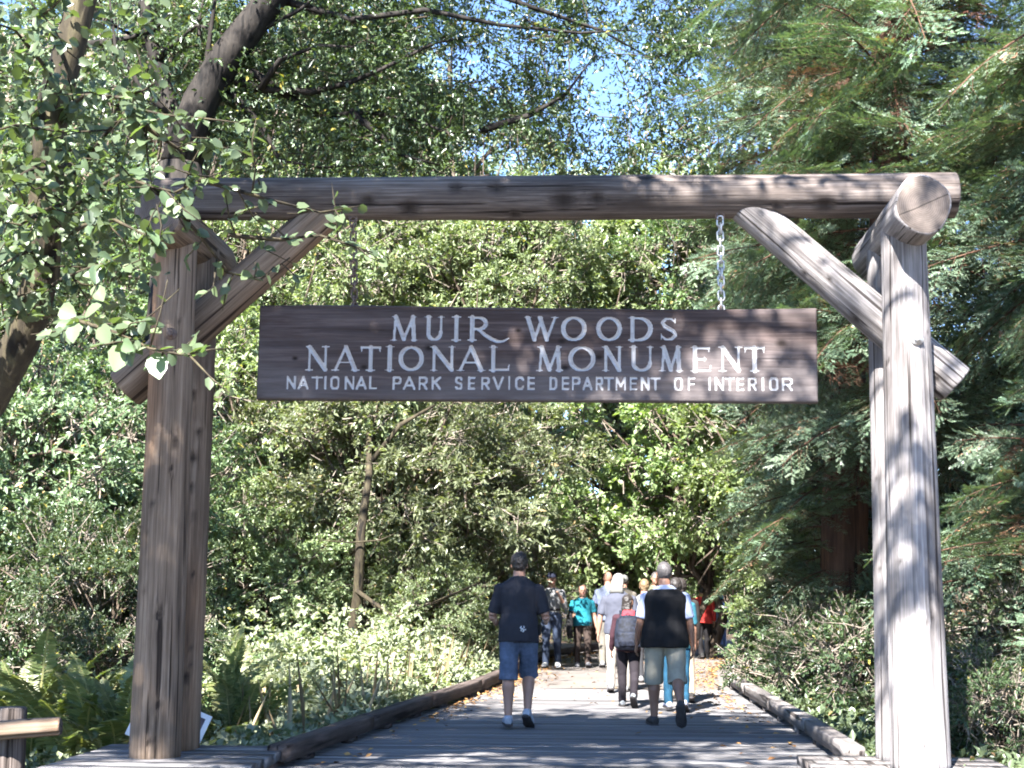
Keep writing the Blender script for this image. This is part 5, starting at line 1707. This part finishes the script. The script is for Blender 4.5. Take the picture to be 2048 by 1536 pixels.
        g.loft([an - f * .05 - u * .03, an + f * .06 - u * .04, an + f * .16 - u * .055], [.033, .036, .028], 10)
    skin_obj('body', fin(g), skin, root, vox * .75 * k, 2)
    # ---- face details
    g = Geo()
    for s in (1, -1): g.ball(hc + RT @ Vector((s * .031, .088, .008)), (.012, .007, .007), 8, RT)
    link('eyes', fin(g).mesh('eyes', EYE, True), root, local_mat=Matrix.Identity(4))
    g = Geo(); g.ball(hc + RT @ Vector((0, .094, -.058)), (.024, .008, .007), 8, RT)
    link('mouth', fin(g).mesh('mouth', LIP, True), root, local_mat=Matrix.Identity(4))
    # ---- hair or hat
    def hd(v): return hc + RT @ Vector(v)
    if hair_kind in ('short', 'long', 'bun'):
        g = Geo(); g.ball(hd((0, -.022, .032)), (.088, .1, .103), 16, RT)
        g.ball(hd((0, -.05, -.012)), (.072, .058, .07), 14, RT)
        if hair_kind == 'long': g.loft([hd((0, -.06, .0)), hd((0, -.075, -.10)), hd((0, -.085, -.2))], [(.08, .045), (.085, .042), (.06, .03)], 12, RT @ Vector((1, 0, 0)))
        if hair_kind == 'bun': g.ball(hd((0, -.12, .05)), .035, 10)
        skin_obj('hair', fin(g), hair, root, vox * .7 * k, 2, .024)
    elif hair_kind == 'cropped':
        g = Geo(); g.ball(hd((0, -.012, .026)), (.0845, .1015, .105), 16, RT); g.ball(hd((0, -.045, -.01)), (.068, .055, .05), 12, RT)
        skin_obj('hair', fin(g), hair, root, vox * .6 * k, 2, .008)
    elif hair_kind in ('cap', 'flapcap'):
        g = Geo(); g.ball(hd((0, -.016, .045)), (.093, .11, .094), 16, RT)
        c_ = skin_obj('cap', fin(g), hair, root, vox * .7 * k, 2)
        g = Geo(); g.loft([hd((0, .06, .055)), hd((0, .13, .052)), hd((0, .165, .04))], [(.078, .008), (.07, .007), (.04, .006)], 12, RT @ Vector((1, 0, 0)))
        link('brim', fin(g).mesh('brim', hair, True), c_, local_mat=Matrix.Identity(4))
        g = Geo(); g.ball(hd((0, -.03, -.005)), (.079, .085, .055), 14, RT)
        skin_obj('hair', fin(g), HAIR_D if hair_kind == 'cap' else HAIR_G, root, vox * .7 * k, 2)
        if hair_kind == 'flapcap':
            g = Geo(); g.loft([hd((0, -.05, .03)), hd((0, -.085, -.06)), hd((0, -.10, -.16))], [(.095, .06), (.10, .05), (.12, .045)], 14, RT @ Vector((1, 0, 0)))
            link('neck_flap', fin(g).mesh('neck_flap', hair, True), c_, local_mat=Matrix.Identity(4))
    # ---- shirt
    def torso_shell(z0, z1, inf, flare=0.0):
        zs = [z for z, *_ in TOR if z0 < z < z1]
        zs = [z0] + zs + [z1]
        pts_, rr = [], []
        for z in zs:
            rx = np.interp(z, [t[0] for t in TOR], [t[1] for t in TOR]); ry = np.interp(z, [t[0] for t in TOR], [t[2] for t in TOR]); yo = np.interp(z, [t[0] for t in TOR], [t[3] for t in TOR])
            if z < .0: rx, ry = max(rx, .165), max(ry, .115)
            gg = girth if z < .45 else 1
            fl = flare * max(0, (.3 - z) / .4)
            pts_.append(RL @ Vector((0, yo, z))); rr.append((rx * gg + inf + fl, ry * gg + inf + fl))
        return pts_, rr
    def sleeves(g, frac, r0, r1):
        for i in (0, 1):
            sh_, d, eb, e, wr = A[i]
            if frac <= 1.0:
                g.ball(sh_ - Vector((0, 0, .01)), r0 * .97, 10)
                g.loft([sh_ - d * .02, sh_ + d * .12, sh_ + d * .285 * frac], [r0, (r0 + r1) / 2, r1], 12)
            else:
                g.ball(sh_, r0 * 1.02, 10)
                g.loft([sh_ - d * .02, sh_ + d * .14, eb], [r0, r0 * .95, r1], 12); g.ball(eb, r1, 10)
                g.loft([eb, eb + e * .12, eb + e * .25 * (frac - 1.0)], [r1, r1 * .95, r1 * .78], 12)
    g = Geo(); g.loft(*torso_shell(hem, .515, .014 if tuck else .02, 0.0 if tuck else .016), 18, (1, 0, 0))
    sleeves(g, sleeve, .07, .066 if sleeve <= 1 else .054)
    skin_obj('shirt', fin(g), top, root, vox * k, 3, .022)
    if vest is not None:
        g = Geo(); g.loft(*torso_shell(hem - .03, .485, .036, .02), 18, (1, 0, 0))
        g.loft([RL @ Vector((0, -.012, .455)), RL @ Vector((0, -.012, .54))], [(.085, .078), (.075, .07)], 14, (1, 0, 0))
        for s in (1, -1): g.ball(RL @ Vector((s * .135, -.012, .42)), (.075, .085, .06), 10)
        skin_obj('vest', fin(g), vest, root, vox * k, 3, .02)
    # ---- shorts or trousers
    g = Geo()
    g.loft([Vector((0, -.01, z)) for z in (-.10, -.03, .05, .12)], [(.15 * girth, .12 * girth), (.18 * girth, .135 * girth), (.175 * girth, .132 * girth), (.165 * girth, .125 * girth)], 18, (1, 0, 0))
    for i in (0, 1):
        h, kn, an, f, u = J[i]
        gl = girth ** .5
        if short:
            dwn = (kn - h).normalized()
            g.loft([h + Vector((0, 0, .04)), h.lerp(kn, .35), h.lerp(kn, .75), kn + dwn * .05], [.105 * gl, .1 * gl, .092 * gl, .094 * gl], 14)
        else:
            g.loft([h + Vector((0, 0, .04)), h.lerp(kn, .4), kn], [.104 * gl, .095 * gl, .074], 14)
            g.ball(kn, .073, 12)
            g.loft([kn, kn.lerp(an, .5), an - (kn - an).normalized() * .03], [.073, .068, .062], 14)
    skin_obj('shorts' if short else 'trousers', fin(g), bottom, root, vox * k, 3, .02)
    if belt is not None:
        g = Geo(); g.loft([Vector((0, -.005, .085)), Vector((0, -.005, .125))], [(.172 * girth, .132 * girth)] * 2, 18, (1, 0, 0))
        link('belt', fin(g).mesh('belt', belt, True), root, local_mat=Matrix.Identity(4))
    # ---- shoes
    sm = plain_mat('shoe', tuple(c_ * .65 for c_ in shoes), .7, .3, .25, 25.0)
    for i in (0, 1):
        h, kn, an, f, u = J[i]
        sd = f.cross(u)
        g = Geo()
        g.loft([an - f * .062 - u * .045, an - f * .03 - u * .035, an + f * .05 - u * .035, an + f * .13 - u * .052, an + f * .195 - u * .062, an + f * .215 - u * .066],
               [(.036, .04), (.047, .05), (.05, .05), (.056, .038), (.046, .03), (.018, .014)], 14, sd)
        g.loft([an - u * .05, an + u * .012], [.046, .043], 12)
        so = skin_obj('shoe', fin(g), sm, root, vox * .7 * k, 2)
        g = Geo()
        g.loft([an - f * .075 - u * .082, an - f * .05 - u * .084, an + f * .04 - u * .083, an + f * .13 - u * .084, an + f * .20 - u * .078, an + f * .228 - u * .07],
               [(.03, .014), (.048, .016), (.048, .014), (.06, .014), (.05, .013), (.014, .008)], 14, sd)
        link('sole', fin(g).mesh('sole', sole or RUB, True), so, local_mat=Matrix.Identity(4))
    root['_s'] = k
    return root, S, dict(J=J, A=A, hc=hc, RL=RL, k=k, fin=fin)


PI = math.pi
# the man in the charcoal t-shirt
p1, S1, D1 = person('man in charcoal t-shirt and denim shorts walking away with bent arms', 1036, 1457, 1.80, 0.06,
    cloth('charcoal_cotton', (0.020, 0.020, 0.026)), cloth('blue_denim', (0.062, 0.081, 0.124), .35), shoes=(0.42, 0.44, 0.50), hair_kind='short', skin=SKIN,
    legs=((20, 40, -30), (-5, 3, 0)), arms=((-6, 17, 86, 8), (0, 16, 78, 8)), lean=2, girth=1.05, vox=.010, sleeve=.9, short=True, hem=-.13)
g = Geo()                                                             # white emblem low on the back of the shirt
ec = Vector((.05, -.172, .005))
for dx, dz, rx, rz, a in ((-.02, .02, .006, .016, .5), (.012, .022, .006, .014, -.3), (-.004, .004, .016, .009, .3), (.006, -.016, .009, .014, .3), (-.016, -.012, .007, .010, -.5), (.024, -.004, .010, .006, -.4)):
    g.ball(ec + Vector((dx, .004 * abs(dx) * 10, dz)), (rx, .007, rz), 8, Matrix.Rotation(a, 3, 'Y'))
link('emblem', D1['fin'](g).mesh('emblem', plain_mat('white_print', (.5, .5, .52), .6, .3, .1)), p1, local_mat=Matrix.Identity(4))
g = Geo(); g.loft([Vector((.195, .0, .05)), Vector((.20, .0, -.06))], [(.03, .05), (.03, .05)], 8, (1, 0, 0))
skin_obj('belt_pouch', D1['fin'](g), cloth('black_nylon', (0.007, 0.007, 0.008)), p1, .008, 2)

# the man in the black vest
person('grey haired man in black vest over pale blue shirt and khaki shorts', 1331, 1452, 1.76, -0.02,
    cloth('pale_blue_cotton', (0.310, 0.347, 0.484), .06), cloth('khaki_cotton', (0.223, 0.205, 0.161), .12), shoes=(0.05, 0.045, 0.045), hair=HAIR_G, hair_kind='cropped', skin=SKIN2,
    legs=((-14, 38, -58), (9, 6, 4)), arms=((-4, 13, 14), (2, 12, 22)), lean=2, girth=1.22, vox=.010, sleeve=.82, short=True, hem=-.10, vest=cloth('black_fleece', (0.006, 0.006, 0.007), .2))

# the child with the backpack
p3, S3, D3 = person('dark haired child in red scarf and dark trousers carrying a navy backpack', 1257, 1413, 1.38, 0.12,
    cloth('dark_plum_cotton', (0.031, 0.012, 0.017)), cloth('black_trousers', (0.014, 0.011, 0.014), .2), shoes=(0.38, 0.40, 0.42), hair_kind='long', skin=SKIN2,
    legs=((-12, 28, -42), (8, 8, 0)), arms=((6, 14, 20), (4, 12, 20)), lean=4, girth=1.0, vox=.011, sleeve=1.9, turn=-.5)
g = Geo(); g.loft([D3['RL'] @ Vector((0, -.03, .42)), D3['RL'] @ Vector((0, -.03, .47)), D3['RL'] @ Vector((0, -.02, .53))], [(.165, .115), (.13, .10), (.09, .085)], 14, (1, 0, 0))
skin_obj('scarf', D3['fin'](g), cloth('red_scarf', (0.384, 0.025, 0.034)), p3, .009, 3, .03)
bpk = empty('backpack', wm(p3).translation, 'navy patterned backpack worn by the child in the red scarf', 'bag', rz=-0.12)
M['pack'] = plain_mat('navy_patterned_nylon', (0.007, 0.009, 0.016), .7, .2, .8, 30.0, bmp=.3)
def tp(p): return RLc @ Vector(p)
RLc = D3['RL']
g = Geo(); g.loft([tp((0, -.215, -.08)), tp((0, -.225, -.04)), tp((0, -.225, .2)), tp((0, -.21, .38)), tp((0, -.195, .45))], [(.17, .08), (.215, .12), (.21, .115), (.18, .09), (.09, .04)], 18, (1, 0, 0))
skin_obj('pack_body', D3['fin'](g), M['pack'], bpk, .010, 3, .012)
g = Geo(); g.loft([tp((0, -.33, -.04)), tp((0, -.335, .03)), tp((0, -.33, .16)), tp((0, -.315, .19))], [(.13, .025), (.155, .045), (.15, .04), (.12, .015)], 16, (1, 0, 0))
skin_obj('front_pocket', D3['fin'](g), M['pack'], bpk, .010, 3)
for s in (1, -1):
    g = Geo(); g.loft([tp((s * .10, -.13, .42)), tp((s * .115, -.03, .525)), tp((s * .115, .09, .46)), tp((s * .13, .12, .28)), tp((s * .16, .02, .1)), tp((s * .15, -.14, .02))], [(.028, .007)] * 6, 8, (s, 0, .2))
    link('shoulder_strap', D3['fin'](g).mesh('shoulder_strap', M['pack'], True), bpk, local_mat=Matrix.Identity(4))
g = Geo(); g.loft([tp((-.03, -.2, .45)), tp((0, -.2, .485)), tp((.03, -.2, .45))], [.008] * 3, 6)
link('grab_loop', D3['fin'](g).mesh('grab_loop', M['pack'], True), bpk, local_mat=Matrix.Identity(4))

# others on the trail
person('man in cream cap with neck flap, slate t-shirt and cream trousers', 1238, 1384, 1.66, 0.15,
    cloth('slate_cotton', (0.05, 0.053, 0.07)), cloth('cream_cotton', (0.22, 0.2, 0.175), .08), hair=cloth('cream_cap', (0.17, 0.165, 0.15), .08), hair_kind='flapcap', skin=SKIN,
    legs=((10, 8, 0), (-10, 12, -14)), arms=((8, 14, 18), (-4, 16, 14)), lean=3, girth=1.15, sleeve=.85, turn=-.35)
person('bald man in light blue shirt partly hidden behind the cream cap', 1216, 1336, 1.76, 0.1,
    cloth('light_blue_cotton', (0.085, 0.10, 0.145)), cloth('stone_trousers', (0.10, 0.09, 0.075)), hair_kind='none', skin=SKIN,
    legs=((9, 8, 0), (-9, 10, -12)), arms=((6, 14, 16), (-6, 14, 14)), vox=.014, sleeve=.8, girth=1.05)
person('person in pale grey cap far down the trail, mostly hidden', 1248, 1326, 1.72, 0.1,
    cloth('beige_cotton', (0.09, 0.08, 0.066)), cloth('brown_trousers', (0.074, 0.062, 0.050)), hair=cloth('pale_grey_cap', (0.11, 0.11, 0.105)), hair_kind='cap', vox=.015)
person('blond person in dark trousers glimpsed between child and man in vest', 1290, 1366, 1.60, 0.0,
    cloth('white_cotton', (0.13, 0.13, 0.135)), cloth('dark_grey_trousers', (0.025, 0.025, 0.028)), hair=HAIR_B, hair_kind='short', vox=.014, legs=((8, 6, 0), (-8, 10, -10)))
person('man whose face shows just left of the grey haired head', 1311, 1322, 1.80, PI,
    cloth('olive_cotton', (0.074, 0.074, 0.050)), cloth('grey_trousers', (0.087, 0.087, 0.093)), hair=HAIR_G, hair_kind='cropped', vox=.015)
person('person in teal top and blue jeans half hidden by the man in vest', 1353, 1424, 1.56, 0.05,
    cloth('teal_cotton', (0.02, 0.09, 0.12)), cloth('teal_denim', (0.012, 0.053, 0.093), .3), shoes=(0.45, 0.47, 0.58), hair_kind='short', skin=SKIN2,
    legs=((-6, 16, -24), (10, 6, 0)), arms=((5, 10, 20), (-4, 10, 14)), vox=.012, sleeve=.9, hem=-.16, girth=1.08)
person('person in khaki trousers and dark jacket beyond the teal top', 1364, 1404, 1.58, -0.05,
    cloth('dark_brown_jacket', (0.019, 0.015, 0.014)), cloth('tan_trousers', (0.223, 0.180, 0.130)), shoes=(0.03, 0.026, 0.024), hair_kind='short', skin=SKIN2,
    legs=((-8, 14, -18), (8, 6, 0)), arms=((5, 9, 14), (-4, 9, 14)), vox=.013, sleeve=1.9)
person('man in navy cap, pale grey shirt and jeans walking towards the camera', 1103, 1337, 1.73, PI + .12,
    cloth('pale_grey_cotton', (0.12, 0.12, 0.12), .08), cloth('dark_denim', (0.022, 0.031, 0.053), .35), shoes=(0.5, 0.5, 0.5), hair=cloth('navy_cap', (0.009, 0.011, 0.022)), hair_kind='cap', skin=SKIN,
    legs=((10, 6, 4), (-8, 14, -14)), arms=((22, 14, 118, 28), (22, 14, 122, 28)), lean=2, vox=.012, sleeve=1.5, tuck=True, hem=-.02, belt=plain_mat('dark_belt', (.02, .016, .014), .6), turn=.35)
p9, S9, D9 = person('woman in turquoise t-shirt and brown trousers coming down the trail', 1165, 1336, 1.50, PI - .05,
    cloth('turquoise_cotton', (0.012, 0.13, 0.165)), cloth('brown_trousers', (0.034, 0.024, 0.020), .2), shoes=(0.12, 0.12, 0.13), hair=plain_mat('auburn_hair', (0.09, 0.05, 0.035), .55, .4, .3, 60.0), hair_kind='short', skin=SKIN,
    legs=((-6, 12, -14), (12, 6, 6)), arms=((10, 16, 85, 15), (-4, 14, 18)), lean=2, vox=.011, sleeve=.75, girth=1.06)
g = Geo()
sh_, d_, eb_, e_, wr_ = D9['A'][0]
c9 = eb_ + e_ * .16
g.ball(c9, (.07, .11, .075), 12)
g.loft([c9 + Vector((.03, 0, 0)), c9 + Vector((.05, .02, -.2)), c9 + Vector((.04, .0, -.42)), c9 + Vector((.02, .0, -.5))], [(.07, .1), (.085, .11), (.075, .09), (.05, .06)], 14, (1, 0, 0))
jk = empty('folded_jacket', wm(p9).translation, 'black jacket draped over the arm of the woman in turquoise', 'jacket', rz=-(PI - .05))
skin_obj('jacket_cloth', D9['fin'](g), cloth('black_jacket', (0.011, 0.011, 0.012), .3), jk, .010, 3, .05)
p10, S10, D10 = person('person in red jacket and black trousers walking away on the right', 1407, 1318, 1.54, -0.1,
    cloth('red_nylon', (0.40, 0.035, 0.03)), cloth('black_cotton', (0.009, 0.008, 0.009)), shoes=(0.03, 0.03, 0.03), hair_kind='short', skin=SKIN,
    legs=((8, 8, 0), (-10, 14, -16)), arms=((4, 16, 20), (-2, 12, 16)), lean=7, vox=.012, sleeve=1.9, hem=-.13, girth=1.15)
g = Geo(); g.loft([D10['RL'] @ Vector((0, -.03, .49)), D10['RL'] @ Vector((0, -.05, .56))], [(.12, .09), (.09, .08)], 14, (1, 0, 0))
skin_obj('hood', D10['fin'](g), cloth('yellow_lining', (0.372, 0.260, 0.099)), p10, .010, 3, .02)
wr10 = D10['A'][0][4]
bag = empty('shoulder_bag', wm(p10).translation, 'black bag carried in the hand of the person in red', 'bag', rz=0.1)
g = Geo(); g.loft([wr10 + Vector((.02, 0, -.46)), wr10 + Vector((.02, 0, -.42)), wr10 + Vector((.02, 0, -.22)), wr10 + Vector((.02, 0, -.18))], [(.06, .12), (.075, .15), (.07, .14), (.04, .11)], 14, (1, 0, 0))
skin_obj('bag_body', D10['fin'](g), cloth('black_canvas', (0.012, 0.011, 0.011)), bag, .010, 3, .01)
g = Geo(); g.loft([wr10 + Vector((.02, .1, -.2)), wr10 + Vector((.01, .03, -.09)), wr10 + Vector((.01, -.03, -.09)), wr10 + Vector((.02, -.1, -.2))], [.009] * 4, 6)
link('handle', D10['fin'](g).mesh('handle', RUB, True), bag, local_mat=Matrix.Identity(4))
person('small person in patterned blue jacket and light jeans at the bend', 1444, 1296, 1.30, -0.2,
    plain_mat('blue_white_pattern', (0.30, 0.42, 0.72), .7, .3, .8, 22.0), cloth('light_denim', (0.186, 0.223, 0.322), .2), hair=cloth('teal_hat', (0.019, 0.211, 0.279)), hair_kind='cap', skin=SKIN,
    legs=((8, 8, 0), (-8, 12, -12)), arms=((10, 16, 40), (6, 14, 30)), vox=.013, sleeve=1.9, girth=1.1)

# bake the remeshed bodies and clothes into plain meshes in one pass
bpy.context.view_layer.update()
dg = bpy.context.evaluated_depsgraph_get()
done = [(o, bpy.data.meshes.new_from_object(o.evaluated_get(dg))) for o in BAKE]
for o, me in done:
    nm = o.data.name
    o.modifiers.clear()
    o.data = me
    me.name = nm
    me.polygons.foreach_set('use_smooth', np.ones(len(me.polygons), dtype=bool))
for o in list(scene.objects):
    if '_s' in o: del o['_s']
